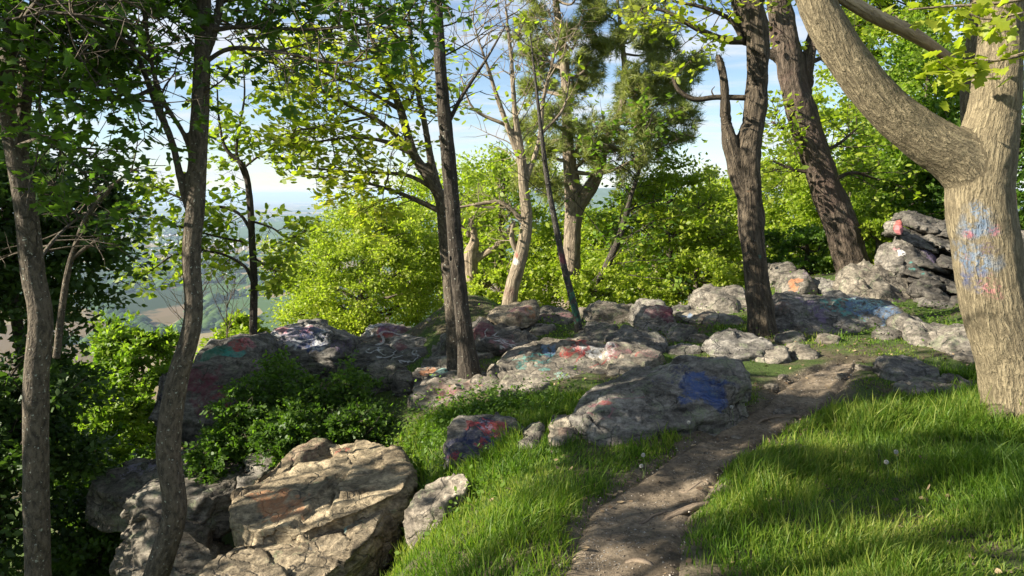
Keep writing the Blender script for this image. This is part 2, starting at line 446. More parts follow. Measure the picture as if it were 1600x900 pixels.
x, y = XY[..., 0].ravel(), XY[..., 1].ravel()
prof = np.tile(sstep(1.1, 0.35, np.abs(tt)), NPATH)
rim = np.tile(sstep(0.72, 1.2, np.abs(tt)), NPATH)
q = np.stack([x, y, np.zeros(len(x))], 1)
def path_z(x, y, prof):
    q = np.stack([x, y, np.zeros(len(x))], 1)
    return base_z(x, y) + 0.002 - 0.028 * prof + 0.012 * fbm(q * 5, 5, .6) * prof
z = path_z(x, y, prof) - 0.06 * rim
tag(link('path', make_mesh('path', np.stack([x, y, z], 1), [grid_faces(NPATH, NA)]), M['dirt']), kind='structure')

# the valley far below and the ridges beyond
m = new_mat('valley_fields'); g = NG(m)
oc = g.n('ShaderNodeTexCoord').outputs['Object']
fs = g.n('ShaderNodeMapping', {'Vector': oc, 'Scale': (0.0026, 0.0017, 1), 'Rotation': (0, 0, 0.35)}).outputs[0]
vo = g.n('ShaderNodeTexVoronoi', {'Vector': fs, 'Scale': 1.0, 'Randomness': 0.85})
fc = g.ramp(g.n('ShaderNodeSeparateColor', {0: vo.outputs['Color']}).outputs[0],
            [(0.0, (0.05, 0.09, 0.025)), (0.18, (0.17, 0.125, 0.06)), (0.34, (0.25, 0.185, 0.085)), (0.5, (0.28, 0.22, 0.11)), (0.66, (0.07, 0.115, 0.03)), (0.8, (0.19, 0.135, 0.07)), (1.0, (0.11, 0.15, 0.04))])
for e in fc.node.color_ramp.elements: pass
fc.node.color_ramp.interpolation = 'CONSTANT'
wd = g.rng(g.noise(g.scale(oc, (0.0011, 0.0011, 0)), 1.0, 7, 0.62), 0.53, 0.56)
near = g.n('ShaderNodeSeparateXYZ', {0: oc}).outputs[1]
col = g.mix(g.math('MULTIPLY', wd, 0.92), fc, c4((0.028, 0.05, 0.02)))
g.out(g.n('ShaderNodeBsdfDiffuse', {'Color': col, 'Roughness': 1.0}).outputs[0])
M['valley'] = m
VZ = -300.0
vx = np.linspace(-60000, 60000, 121); vy = np.linspace(-6000, 66000, 101)
X, Y = np.meshgrid(vx, vy, indexing='ij')
q = np.stack([X.ravel() / 5000, Y.ravel() / 5000, np.zeros(X.size)], 1)
zz = VZ + 10 * fbm(q, 4)
tag(link('valley', make_mesh('valley', np.stack([X.ravel(), Y.ravel(), zz], 1), [grid_faces(121, 101)]), M['valley']), kind='structure')
m = new_mat('wooded_ridge'); g = NG(m)
oc = g.n('ShaderNodeTexCoord').outputs['Object']
col = g.ramp(g.noise(oc, 0.004, 6, 0.65), [(0.3, (0.03, 0.055, 0.02)), (0.7, (0.07, 0.11, 0.035))])
g.out(g.n('ShaderNodeBsdfDiffuse', {'Color': col}).outputs[0])
M['ridge'] = m
def ridge(name, y0, depth, x0, x1, prof, h, seed):
    nx, ny = 160, 24
    xs = np.linspace(x0, x1, nx); ts = np.linspace(-1, 1, ny)
    X, T = np.meshgrid(xs, ts, indexing='ij')
    u = (X.ravel() - x0) / (x1 - x0)
    H = np.interp(u, [p[0] for p in prof], [p[1] for p in prof]) * h
    q = np.stack([X.ravel() / 900, T.ravel() * depth / 900, np.full(X.size, seed)], 1)
    z = VZ - 8 + H * np.maximum(0, 1 - np.abs(T.ravel())) ** 0.8 * (1 + 0.22 * fbm(q, 5))
    return tag(link(name, make_mesh(name, np.stack([X.ravel(), y0 + T.ravel() * depth, z], 1), [grid_faces(nx, ny)]), M['ridge']), kind='structure')
ridge('hill_ridge', 6200, 1300, -2300, 6000, [(0, 0), (0.08, .35), (0.16, .7), (0.25, .93), (0.4, 1), (0.7, 1.0), (1, .5)], 342, 3)
ridge('far_hills', 30000, 5000, -26000, 26000, [(0, .3), (0.2, .7), (0.35, .9), (0.5, .6), (0.7, .9), (1, .4)], 330, 11)
# woods and houses in the valley, each a mass too far off to count
rg = np.random.RandomState(5)
def blobs(name, label, cat, n, gen, size, mat, box=False):
    c = gen(n); s = size * rg.uniform(0.6, 1.4, n)
    if box:
        T = np.array([[-1,-.7,0],[1,-.7,0],[1,.7,0],[-1,.7,0],[-1,-.7,.8],[1,-.7,.8],[1,.7,.8],[-1,.7,.8],[-1,0,1.3],[1,0,1.3]]) * .5
        Fq = np.array([[0,1,5,4],[2,3,7,6],[4,5,9,8],[6,7,8,9]]); Ft = np.array([[1,2,6],[5,6,9],[3,0,4],[7,4,8],[1,6,5],[3,4,7]])
    else:
        T = np.array([[1,0,.45],[.3,.9,.4],[-.8,.6,.5],[-.8,-.6,.4],[.3,-.9,.5],[0,0,1.1],[.1,0,-.1]])
        Fq = np.zeros((0, 4), int)
        Ft = np.array([[0,1,5],[1,2,5],[2,3,5],[3,4,5],[4,0,5],[1,0,6],[2,1,6],[3,2,6],[4,3,6],[0,4,6]])
    a = rg.uniform(0, 6.28, n); ca, sa = np.cos(a), np.sin(a)
    tx = T[None, :, 0] * ca[:, None] - T[None, :, 1] * sa[:, None]; ty = T[None, :, 0] * sa[:, None] + T[None, :, 1] * ca[:, None]
    V = np.stack([tx, ty, np.repeat(T[None, :, 2], n, 0)], -1) * s[:, None, None] + c[:, None, :]
    off = (np.arange(n) * len(T))[:, None, None]
    return tag(link(name, make_mesh(name, V.reshape(-1, 3), [(Fq[None] + off).reshape(-1, 4), (Ft[None] + off).reshape(-1, 3)], smooth=False), mat), label, cat, kind='stuff')
def gen_trees(n):
    y = rg.uniform(1500, 9000, n * 4); x = y * rg.uniform(-0.75, -0.1, n * 4)
    q = np.stack([x / 420, y / 420, np.zeros(len(x))], 1)
    k = np.abs(pnoise(q)) + 0.6 * np.maximum(0, -pnoise(q * 0.5 + 9)) * 0
    o = np.argsort(k)[:n]
    return np.stack([x[o], y[o], np.full(n, VZ - 4)], 1)
def gen_town(n):
    cs = np.array([(-3000, 5200), (-2500, 4700), (-2050, 5600), (-3300, 6200), (-1500, 4300), (-2700, 6700), (-1900, 4700)])
    k = rg.randint(0, len(cs), n)
    return np.stack([cs[k, 0] + rg.normal(0, 330, n), cs[k, 1] + rg.normal(0, 330, n), np.full(n, VZ + 2)], 1)
blobs('far_woodland', 'dark hedgerows and woods dotting the hazy valley', 'woodland', 5000, gen_trees, 20, M['ridge'])
m = new_mat('pale_house'); g = NG(m); g.out(g.n('ShaderNodeBsdfDiffuse', {'Color': (0.5, 0.48, 0.46, 1)}).outputs[0]); M['house'] = m
blobs('far_town', 'pale houses of a distant town in the hazy valley', 'town', 520, gen_town, 13, M['house'], True)
tb = [P(350, 413, 2700), P(362, 411, 2760), P(378, 414, 2680)]
for i, p in enumerate(tb):
    hw, hd, hh = (46, 14, 7) if i != 1 else (30, 18, 8)
    V = np.array([[sx * hw, sy * hd, sz * hh] for sz in (0, 1) for sy in (-1, 1) for sx in (-1, 1)] + [[-hw, 0, hh * 1.35], [hw, 0, hh * 1.35]])
    me = make_mesh('barn', V, [np.array([[0,1,5,4],[2,6,7,3],[4,5,9,8],[7,6,8,9]]), np.array([[0,4,2],[2,4,6],[1,3,5],[3,7,5],[4,8,6],[5,7,9]])], smooth=False)
    tag(link('barn', me, M['house'], loc=(p[0], p[1], VZ)), ['long white barn in the valley, leftmost of the three', 'middle white barn of the three in the valley', 'long white barn in the valley, rightmost of the three'][i], 'barn', 'white barns in the valley')
# the air
m = new_mat('haze'); g = NG(m)
g.out(g.n('ShaderNodeVolumePrincipled', {'Color': (0.60, 0.78, 1.0, 1), 'Density': 0.000062, 'Anisotropy': 0.0}).outputs[0], vol=True)
B = 68000.0
V = np.array([[x, y, z] for z in (VZ - 25, 40.0) for y in (-B, B) for x in (-B, B)])
hz = tag(link('haze', make_mesh('haze', V, [np.array([[0,2,3,1],[4,5,7,6],[0,1,5,4],[2,6,7,3],[0,4,6,2],[1,3,7,5]])], smooth=False), m), 'pale blue haze lying over the valley', 'haze', kind='stuff')

# ------------------------------------------------------------------ rocks
ROCKS = []           # (object, BVH in world space, bounds)
def mod_mesh(me, setup):
    o = bpy.data.objects.new('tmp', me); COL.objects.link(o)
    setup(o)
    dg = bpy.context.evaluated_depsgraph_get()
    r = bpy.data.meshes.new_from_object(o.evaluated_get(dg))
    bpy.data.objects.remove(o); bpy.data.meshes.remove(me)
    return r
def get_co(me):
    a = np.empty(len(me.vertices) * 3, dtype=np.float32); me.vertices.foreach_get('co', a); return a.reshape(-1, 3).astype(float)
def get_no(me):
    a = np.empty(len(me.vertices) * 3, dtype=np.float32); me.vertex_normals.foreach_get('vector', a); return a.reshape(-1, 3).astype(float)
def set_co(me, V):
    me.vertices.foreach_set('co', np.ascontiguousarray(V, dtype=np.float32).ravel()); me.update()
def hull_rock(pts, rs, vox=None, rough=1.0, strata=1.0, tilt_cut=0.55, cuts=22, sdir=(0.15, 0.1, 1.0), layers=7, sm=2):
    """pts: world points; returns a mesh around its own origin, and that origin"""
    pts = np.asarray(pts, float)
    org = np.array([pts[:, 0].mean(), pts[:, 1].mean(), pts[:, 2].min()])
    bm = bmesh.new()
    for p in pts: bm.verts.new(tuple(p - org))
    r = bmesh.ops.convex_hull(bm, input=bm.verts)
    junk = list({e for e in r['geom_interior'] + r['geom_unused'] if isinstance(e, bmesh.types.BMVert)})
    if junk: bmesh.ops.delete(bm, geom=junk, context='VERTS')
    me = bpy.data.meshes.new('rock'); bm.to_mesh(me); bm.free()
    size = float(np.ptp(pts, axis=0).max())
    vox = vox or max(size / 64, 0.011)
    def setup(o):
        a = o.modifiers.new('r', 'REMESH'); a.mode = 'VOXEL'; a.voxel_size = vox
        b = o.modifiers.new('s', 'SMOOTH'); b.iterations = sm; b.factor = 0.5
    me = mod_mesh(me, setup)
    V = get_co(me); N = get_no(me)
    sh = rs.uniform(-50, 50, 3)
    sc = 2.2 / size
    full, size = size, 0.8 * size ** 0.75
    sd = np.array(sdir, float); sd /= np.linalg.norm(sd)
    # chiselled faces: planes that shave corners off
    ctr = V.mean(0)
    for j in range(cuts):
        nv = rs.normal(size=3); nv[2] = abs(nv[2]) * tilt_cut; nv /= np.linalg.norm(nv)
        if abs(nv @ sd) > 0.93: continue
        pr = V @ nv; hq = np.quantile(pr, rs.uniform(0.945, 0.993))
        V = V - nv * (np.maximum(0, pr - hq) * 0.97)[:, None]
    # fractured crust: chips, each tilted its own way
    for nc, sl in ((10, 0.09), (34, 0.07)):
        se = V[rs.randint(0, len(V), nc)]; tv = rs.normal(size=(nc, 3)) * sl
        rel = V[:, None] - se[None]
        rel = rel + (rel @ sd)[..., None] * sd * 1.2
        wob = 0.10 * full / nc ** 0.5 * fbm((V + sh) * sc * 3, 2)
        ci = (np.linalg.norm(rel, axis=2)).argmin(1)
        r_ = V - se[ci]
        V = V + N * np.clip((r_ * tv[ci]).sum(1) + wob * 0.3, -0.03 * size, 0.03 * size)[:, None]
    qa = V + np.outer(V @ sd, sd) * 1.8          # bedding: noise squeezed across the layers
    w = fbm((qa + sh) * sc * 0.9, 3)
    disp = 0.035 * size * w * rough
    t = (V @ sd) / full * layers + 0.7 * fbm((V + sh) * sc * 0.6, 2) + rs.uniform(0, 9)
    fl = np.floor(t); fr = t - fl
    rl = np.random.RandomState(11).uniform(-1, 1, 512)
    k1 = sstep(0.0, 0.12, fr)
    led = rl[fl.astype(int) % 512] * k1 + rl[(fl.astype(int) - 1) % 512] * (1 - k1)
    side = np.clip(1.25 - np.abs(N @ sd) ** 2, 0, 1)
    notch = -sstep(0.09, 0.0, np.minimum(fr, 1 - fr))
    disp += size * strata * side * (0.026 * led + 0.024 * notch * sstep(-0.15, 0.35, w))
    for a_, f_, d_ in ((sh[0], 2.4, .028), (sh[0] + 1.3, 1.9, .022)):   # joints that split the block
        jt = (V @ np.array([math.cos(a_), math.sin(a_), 0.3])) / full * f_ + 0.35 * fbm((V + sh) * sc, 2)
        jf = jt - np.floor(jt); jd = np.minimum(jf, 1 - jf)
        jl = rl[(np.floor(jt).astype(int) + 40) % 512]
        disp += size * strata * (0.014 * jl - d_ * sstep(0.035, 0.0, jd) * sstep(0.0, 0.25, pnoise((V - sh) * sc * 0.8)))
    disp += size * rough * (0.010 * fbm((qa - sh) * sc * 4, 4, 0.6) + 0.006 * (1 - 2 * np.abs(pnoise((qa + sh) * sc * 9))))
    V = V + N * disp[:, None]
    set_co(me, V)
    me.polygons.foreach_set('use_smooth', np.ones(len(me.polygons), dtype=bool))
    return me, org
def add_bvh(o, me, org):
    V = get_co(me) + org
    bv = BVHTree.FromPolygons([tuple(p) for p in V], [tuple(p.vertices) for p in me.polygons])
    ROCKS.append((o, bv, V.min(0), V.max(0)))
    return bv
def hit(bv, u, v):
    d = P(u, v, 10) - EYE
    r = bv.ray_cast(Vector(EYE), Vector(d))
    return None if r[0] is None else np.array(r[0])
PC = dict(red=(0.38, 0.045, 0.04), pink=(0.55, 0.20, 0.22), maroon=(0.14, 0.03, 0.05), blue=(0.025, 0.065, 0.20), sky=(0.12, 0.22, 0.36), navy=(0.012, 0.02, 0.07),
          teal=(0.05, 0.30, 0.26), mint=(0.30, 0.52, 0.45), green=(0.01, 0.17, 0.10), white=(0.62, 0.62, 0.60), orange=(0.42, 0.17, 0.07), purple=(0.16, 0.11, 0.20),
          black=(0.02, 0.02, 0.025), lilac=(0.30, 0.27, 0.36), brown=(0.16, 0.09, 0.07), rose=(0.30, 0.13, 0.14))
def rock(label, pts, down=0.35, back=0.5, seed=1, tone=1.0, warm=0.5, lichen=0.5, marks=(), name='boulder', cat='boulder', parent=None, bv_out=None, **k):
    rs = np.random.RandomState(seed)
    mu, mv = np.mean([p[0] for p in pts]), np.mean([p[1] for p in pts])
    gw = k.pop('grow', 1.10)
    gu = gw * (1.12 if 540 < mu < 1120 and mv < 570 else 1.0)
    pts = [(mu + (p[0] - mu) * gu, mv + (p[1] - mv) * (1 + (gw - 1) * 0.3), p[2]) for p in pts]
    if parent is None and mu > 560 and 'steep' not in k:      # set its foot on the ground
        lu, lv, ly = max(pts, key=lambda p: p[1])
        zg = 0.0
        for _ in range(6):
            gp = G(lu, lv, zg); zg = float(base_z([gp[0]], [gp[1]])[0])
        ratio = min(max(gp[1] / ly, 0.8), 1.1)
        pts = [(p[0], p[1], p[2] * ratio) for p in pts]
    k.setdefault('vox', 0.0040 * min(p[2] for p in pts))
    yf = min(p[2] for p in pts); yr = max(p[2] for p in pts) - yf
    back = back + 0.5 * (1 - k.get('steep', 0.5)) * yr; steep = k.pop('steep', 0.5)
    W0 = np.array([P(p[0], p[1], yf + (p[2] - yf) * steep) for p in pts])
    c = W0.mean(0)
    allp = [W0]
    bk = W0 + np.array([0, back, -0.05 * back]); bk[:, :2] = c[:2] + np.array([0, back]) + (bk[:, :2] - c[:2] - np.array([0, back])) * 0.86
    allp.append(bk)
    lo = np.concatenate([W0, bk]) - np.array([0, 0, down]); lo[:, :2] = lo[:, :2].mean(0) + (lo[:, :2] - lo[:, :2].mean(0)) * rs.uniform(0.82, 0.97)
    allp.append(lo)
    A = np.concatenate(allp)
    me, org = hull_rock(A, rs, **k)
    o = link(name, me, None, parent)
    V = get_co(me) + org
    bv = BVHTree.FromPolygons([tuple(p) for p in V], [tuple(p.vertices) for p in me.polygons])
    ROCKS.append((o, bv, V.min(0), V.max(0)))
    pt = []
    for (u, v, r, colr, cover, *soft) in marks:
        h = hit(bv, u, v)
        if h is None: continue
        pt.append((h - org, px(r, h[1]) * 1.15, PC[colr], cover, soft[0] if soft else 0.28))
    me.materials.append(rock_mat('rock_%d' % seed, tone, warm, lichen, pt, seed * 0.37))
    if parent is None:
        o.location = [float(q) for q in org]; tag(o, label, cat)
    else:
        o.location = [float(q) for q in (org - np.array(parent.location))]
        if label: o['label'] = label
    return o

# foreground slab and the shaded block under the sapling
def bed(px_, z0, z1, u0=640, u1=330):
    """points of a sloping bed seen from above: height z0 at photo column u0, z1 at u1"""
    return [(u, v, float(G(u, v, z0 + (z1 - z0) * (u0 - u) / (u0 - u1))[1])) for u, v in px_]
rock('huge tilted sunlit slab in the foreground with orange paint on its upper bed', bed([(356,800),(366,765),(400,738),(462,697),(520,684),(580,676),(612,700),(642,738),(628,772),(560,800),(470,818),(400,842),(366,846)], -.30, -.46),
     down=0.5, back=0.02, steep=1.0, grow=1.0, seed=1, tone=1.15, warm=1.1, lichen=0.2, layers=13, sdir=(0.30, -0.35, 1.0), strata=0.8, rough=0.7, tilt_cut=0.12, cuts=12,
     marks=[(430,785,34,'orange',.7),(455,800,26,'orange',.6),(410,775,22,'orange',.5),(480,700,30,'brown',.45),(535,702,16,'red',.35),(440,790,40,'orange',-1)])
rock('lower bed of the foreground slab with pale teal paint along its ledge', bed([(318,908),(340,872),(380,846),(450,824),(540,800),(630,782),(618,812),(560,842),(500,880),(455,930),(400,985),(330,985)], -.38, -.56),
     down=0.6, back=0.02, steep=1.0, grow=1.0, seed=95, tone=1.0, warm=1.0, lichen=0.25, layers=13, sdir=(0.30, -0.35, 1.0), strata=0.9, rough=0.7, tilt_cut=0.12, cuts=10,
     marks=[(520,815,28,'mint',.6),(550,805,28,'mint',.55),(490,818,10,'red',.35),(530,810,40,'mint',-1)])
rock('dark overhanging ledge rock behind the curved sapling, undercut at its base', bed([(126,752),(148,732),(200,712),(250,700),(330,704),(362,734),(366,765),(310,782),(230,786),(160,772)], -.72, -.86, 366, 126),
     down=0.34, back=0.02, steep=1.0, grow=1.03, seed=2, tone=0.8, warm=0.5, lichen=0.7, layers=9, strata=1.3, rough=.7, tilt_cut=.2, cuts=12, sdir=(-0.25, -0.3, 1), marks=[(215,735,30,'lilac',.4),(290,712,26,'mint',.35)])
rock('dark block wedged below the overhanging ledge', [(165,800,5.75),(215,800,5.6),(300,830,5.5),(345,850,5.5),(350,930,5.2),(220,960,5.2),(190,905,5.4)],
     down=0.9, back=0.5, steep=1.0, grow=1.03, seed=3, tone=0.8, warm=0.6, lichen=0.4, layers=5, strata=1.3)
rock('mossy grey boulder tucked between the sunlit slab and the shrub', [(368,745,5.9),(380,715,6.2),(430,694,6.5),(462,700,6.4),(440,720,6.1),(385,762,5.7)], down=0.5, back=0.25, steep=1.0, grow=1.03, seed=4, tone=0.8, warm=0.4, lichen=0.7)
# painted rocks along the cliff edge at left
rock('cliff-edge boulder sprayed green and teal beside the slender tree', [(292,560,8.0),(318,538,8.3),(350,528,8.5),(392,527,8.6),(402,560,8.2),(385,590,7.8),(300,580,7.8)], down=0.7, back=0.6, seed=5, tone=0.8, warm=0.2,
     marks=[(330,553,26,'green',.8),(362,556,24,'teal',.75),(345,566,20,'teal',.6),(322,538,14,'navy',.6),(372,536,16,'red',.6),(388,533,12,'pink',.6)], lichen=0.2)
rock('dark maroon streaked boulder jutting out below the teal painted one', [(236,596,7.2),(244,582,7.4),(300,570,7.6),(372,578,7.5),(380,610,7.2),(352,640,6.9),(290,652,6.8),(248,636,6.9)], down=0.3, back=0.7, seed=6, tone=0.62, warm=0.3, layers=9, strata=1.4,
     marks=[(300,590,34,'maroon',.6),(328,615,30,'maroon',.55),(345,630,14,'red',.35),(265,610,20,'navy',.5)], lichen=0.3)
rock('long rock sprayed blue, lilac and pink behind the dark shrub', [(406,534,9.2),(425,516,9.5),(455,508,9.7),(490,511,9.6),(525,528,9.3),(556,545,9.0),(530,562,8.7),(430,566,8.7)], down=0.5, back=0.5, seed=7, tone=1.1, warm=0.2, lichen=0.2,
     marks=[(460,520,26,'lilac',.6),(440,515,12,'pink',.7),(480,513,14,'pink',.6),(490,528,26,'blue',.6),(505,535,18,'white',.5),(530,540,16,'purple',.5),(470,530,18,'navy',.5),(428,524,14,'white',.55),(480,525,40,'white',-1),(500,530,30,'navy',-1)])
rock('rounded rock with a bright red splash and white edge', [(560,530,9.3),(566,518,9.5),(598,507,9.8),(635,517,9.6),(650,530,9.4),(620,548,9.1),(570,544,9.1)], down=0.3, back=0.4, seed=8, tone=1.0, warm=0.5, lichen=0.2,
     marks=[(600,523,12,'red',.85),(585,515,18,'white',.5),(620,518,22,'maroon',.6),(610,512,16,'purple',.5),(605,522,30,'white',-1)])
rock('small pale rock stained pink between red splashed rock and double trunk', [(607,536,9.0),(640,527,9.2),(668,530,9.2),(680,543,8.9),(650,552,8.7),(612,550,8.7)], down=0.25, back=0.3, seed=9, tone=1.15, warm=0.4, lichen=0.3, marks=[(625,540,14,'maroon',.6),(655,533,12,'black',.5),(668,540,9,'pink',.5)])
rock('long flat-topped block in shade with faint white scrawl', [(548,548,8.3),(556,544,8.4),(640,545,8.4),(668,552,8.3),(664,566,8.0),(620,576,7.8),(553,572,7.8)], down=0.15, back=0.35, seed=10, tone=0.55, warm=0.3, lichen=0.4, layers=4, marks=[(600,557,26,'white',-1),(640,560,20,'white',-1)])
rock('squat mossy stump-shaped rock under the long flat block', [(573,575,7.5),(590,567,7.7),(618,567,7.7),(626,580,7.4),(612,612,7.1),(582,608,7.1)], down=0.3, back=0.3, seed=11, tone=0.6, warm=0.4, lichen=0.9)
rock('speckled white rock just behind the double trunk', [(664,512,8.8),(672,497,9.0),(700,493,9.1),(712,510,8.9),(708,538,8.5),(680,532,8.5)], down=0.3, back=0.4, seed=12, tone=1.35, warm=0.4, lichen=0.6, marks=[(690,505,14,'lilac',.45),(685,500,10,'white',.5),(695,515,8,'black',.4)])
rock('mossy boulder leaning at the foot of the double trunk', [(668,560,7.9),(690,540,8.2),(704,522,8.4),(720,518,8.4),(722,560,7.8),(690,566,7.7)], down=0.3, back=0.3, seed=13, tone=0.7, warm=0.5, lichen=0.8)
rock('broad dark maroon rock with white scribbles right of the double trunk', [(736,512,9.3),(742,500,9.5),(770,503,9.5),(800,515,9.2),(840,545,8.6),(800,556,8.3),(742,548,8.4)], down=0.3, back=0.5, seed=14, tone=0.6, warm=0.4, lichen=0.1,
     marks=[(750,510,20,'maroon',.7),(790,535,22,'rose',.5),(760,520,16,'maroon',.6),(770,528,26,'white',-1),(795,536,20,'white',-1)])
rock('tilted angular slab with red top edge and orange underside', [(765,502,10.2),(782,487,10.4),(836,474,10.6),(842,490,10.3),(826,503,9.9),(792,508,9.7)], down=0.07, back=0.45, seed=15, tone=1.1, warm=0.9, lichen=0.1, layers=4, strata=0.6, marks=[(815,481,14,'rose',.6),(830,488,10,'orange',.5),(800,484,9,'pink',.5),(805,497,12,'brown',.6)])
rock('low dark rock under the thin leaning trunk with pink stains', [(838,500,10.2),(850,486,10.4),(880,484,10.5),(897,498,10.1),(890,510,9.7),(845,510,9.7)], down=0.2, back=0.4, seed=16, tone=0.65, warm=0.5, marks=[(860,492,12,'brown',.5),(885,492,10,'rose',.5)])
rock('flat pale slab edge in front of the tilted angular slab', [(762,514,9.6),(790,509,9.8),(858,512,9.7),(862,517,9.5),(800,524,9.2)], down=0.15, back=0.2, seed=17, tone=0.9, warm=0.5)
rock('small grey rock on the grass between scribbled rock and thin trunk', [(808,526,8.9),(832,521,9.0),(876,527,8.8),(880,537,8.5),(820,540,8.4)], down=0.2, back=0.3, seed=18, tone=0.75, warm=0.4, lichen=0.7)
rock('weathered slab with orange and mint paint beside the double trunk', [(636,596,7.3),(648,577,7.7),(690,566,8.0),(722,562,8.1),(738,575,7.7),(735,600,7.1),(640,618,6.8)], down=0.25, back=0.2, seed=19, tone=0.95, warm=0.4,
     marks=[(672,577,16,'orange',.55),(690,582,16,'mint',.55),(705,578,18,'mint',.5),(650,600,12,'mint',.3)])
rock('flat slab with dark red streaks on top and a sunlit front edge', [(633,630,6.5),(650,605,7.0),(700,590,7.3),(765,586,7.4),(782,598,7.1),(762,612,6.8),(715,640,6.3),(660,644,6.3)], down=0.2, back=0.1, seed=20, tone=0.9, warm=0.55, lichen=0.5,
     marks=[(690,606,26,'brown',.6),(725,600,22,'brown',.55),(705,614,16,'rose',.5),(690,621,9,'red',.5),(750,602,8,'pink',.35)])
rock('long low slab with red, white and teal paint on its crest', [(772,572,7.2),(778,550,7.6),(830,545,7.8),(910,541,7.95),(990,546,7.9),(1040,556,7.7),(1010,575,7.2),(930,590,6.9),(850,600,6.7),(790,598,6.7)], down=0.2, back=0.1, seed=21, tone=0.95, warm=0.6, lichen=0.5,
     marks=[(858,547,14,'sky',.6),(905,543,12,'white',.6),(908,550,9,'red',.8),(885,549,10,'red',.5),(940,547,24,'white',.55),(960,545,20,'rose',.5),(815,575,9,'teal',.6),(850,578,8,'teal',.55),(1010,551,16,'rose',.4),(875,590,16,'mint',.35),(930,549,50,'red',-1),(840,560,30,'teal',-1)])
rock('stone step at the lower end of the long red-crested slab', [(776,604,6.6),(790,594,6.8),(850,596,6.8),(862,606,6.5),(820,622,6.2),(780,618,6.2)], down=0.2, back=0.15, seed=22, tone=0.9, warm=0.6, lichen=0.7)
# the blue boulder beside the path
rock('large lichened boulder with a broad blue patch beside the path', [(893,668,5.35),(905,636,5.75),(950,600,6.2),(1000,582,6.45),(1060,572,6.6),(1110,570,6.6),(1180,574,6.4),(1190,592,6.15),(1186,622,5.8),(1100,648,5.5),(1000,680,5.15),(930,698,4.95),(897,692,5.05)],
     down=0.3, back=0.05, seed=23, tone=0.9, warm=0.35, lichen=0.7, layers=6, strata=0.9, sdir=(0.25, -0.35, 1), grow=1.03, tilt_cut=0.35, cuts=14,
     marks=[(1085,602,34,'blue',.75),(1110,610,34,'blue',.7),(1070,622,18,'blue',.6),(1130,600,22,'navy',.4),(946,630,11,'red',.7),(930,634,9,'rose',.5),(1060,580,24,'navy',.35),(1030,590,20,'navy',.3),(960,630,40,'rose',-1),(1100,600,40,'navy',-1)])
rock('pale stained block at the near end of the blue-patched boulder', [(856,690,5.05),(862,664,5.4),(890,652,5.55),(906,668,5.3),(904,698,4.95),(870,706,4.85)], down=0.3, back=0.2, seed=24, tone=1.0, warm=0.7, lichen=0.4, marks=[(885,672,14,'brown',.4)])
rock('narrow upright stone in the grass left of the blue-patched boulder', [(815,690,5.0),(835,662,5.3),(848,662,5.3),(850,690,5.0),(832,712,4.75),(818,708,4.8)], down=0.25, back=0.12, seed=25, tone=0.75, warm=0.5, lichen=0.7)
rock('dark blue rock splashed bright red, standing in the grass', [(690,722,5.0),(694,690,5.3),(722,655,5.75),(760,655,5.75),(812,668,5.55),(808,690,5.2),(782,716,4.95),(730,736,4.8),(700,735,4.8)], down=0.2, back=0.1, seed=26, tone=0.7, warm=0.3, lichen=0.3,
     marks=[(750,680,44,'navy',.7),(725,700,26,'navy',.6),(735,660,14,'red',.8),(775,672,20,'red',.6),(795,675,14,'rose',.6),(745,695,9,'red',.55),(712,713,9,'red',.55),(760,668,14,'lilac',.4),(765,690,20,'blue',.5),(745,680,40,'red',-1)])
rock('flat sunlit slab leaning under the red splashed rock', bed([(634,802),(640,778),(690,742),(732,738),(738,758),(696,788),(652,812)], -.12, -.30, 735, 635), down=0.25, back=0.02, seed=27, tone=1.1, warm=0.6, lichen=0.4, steep=1.0, grow=1.0, tilt_cut=0.15, cuts=8, rough=.6)
# rocks in the middle distance
rock('rugged rock with a dead stub behind the thin trunk', [(922,500,10.0),(928,482,10.2),(945,474,10.4),(990,474,10.4),(996,490,10.2),(985,505,9.9),(935,508,9.8)], down=0.25, back=0.5, seed=28, tone=0.85, warm=0.6, strata=1.6)
rock('dark red painted boulder with a pale left face', [(995,508,9.8),(1000,484,10.1),(1020,473,10.3),(1045,480,10.2),(1057,500,9.9),(1040,515,9.6),(1005,518,9.5)], down=0.25, back=0.5, seed=29, tone=0.95, warm=0.4, marks=[(1030,483,18,'maroon',.75),(1042,494,16,'maroon',.7),(1020,478,10,'brown',.6)])
rock('dark low boulder with grooved top in the middle of the grass', [(958,540,8.3),(964,518,8.7),(985,511,8.8),(1030,522,8.6),(1046,540,8.2),(1020,553,7.9),(970,553,7.9)], down=0.2, back=0.3, seed=30, tone=0.65, warm=0.3, lichen=0.5, strata=1.5)
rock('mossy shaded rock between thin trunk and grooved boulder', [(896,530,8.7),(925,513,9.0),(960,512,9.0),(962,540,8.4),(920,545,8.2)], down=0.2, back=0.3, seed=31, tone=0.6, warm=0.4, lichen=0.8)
rock('small rock with teal smear beside the maroon boulder', [(918,513,9.4),(935,506,9.6),(962,509,9.5),(958,518,9.2),(925,520,9.1)], down=0.15, back=0.2, seed=32, tone=0.8, warm=0.3, marks=[(935,512,9,'teal',.6)])
rock('low mossy rock at right of the maroon boulder', [(1045,520,9.2),(1058,504,9.5),(1075,510,9.4),(1085,530,8.9),(1055,536,8.7)], down=0.2, back=0.3, seed=33, tone=0.7, warm=0.4, lichen=0.8)
rock('flat rock with tan and pale blue streaks lying in grass', [(1060,495,9.9),(1075,488,10.1),(1120,490,10.0),(1125,500,9.7),(1090,507,9.5)], down=0.15, back=0.4, seed=34, tone=1.05, warm=0.7, marks=[(1075,492,8,'sky',.4),(1100,495,14,'brown',.4)])
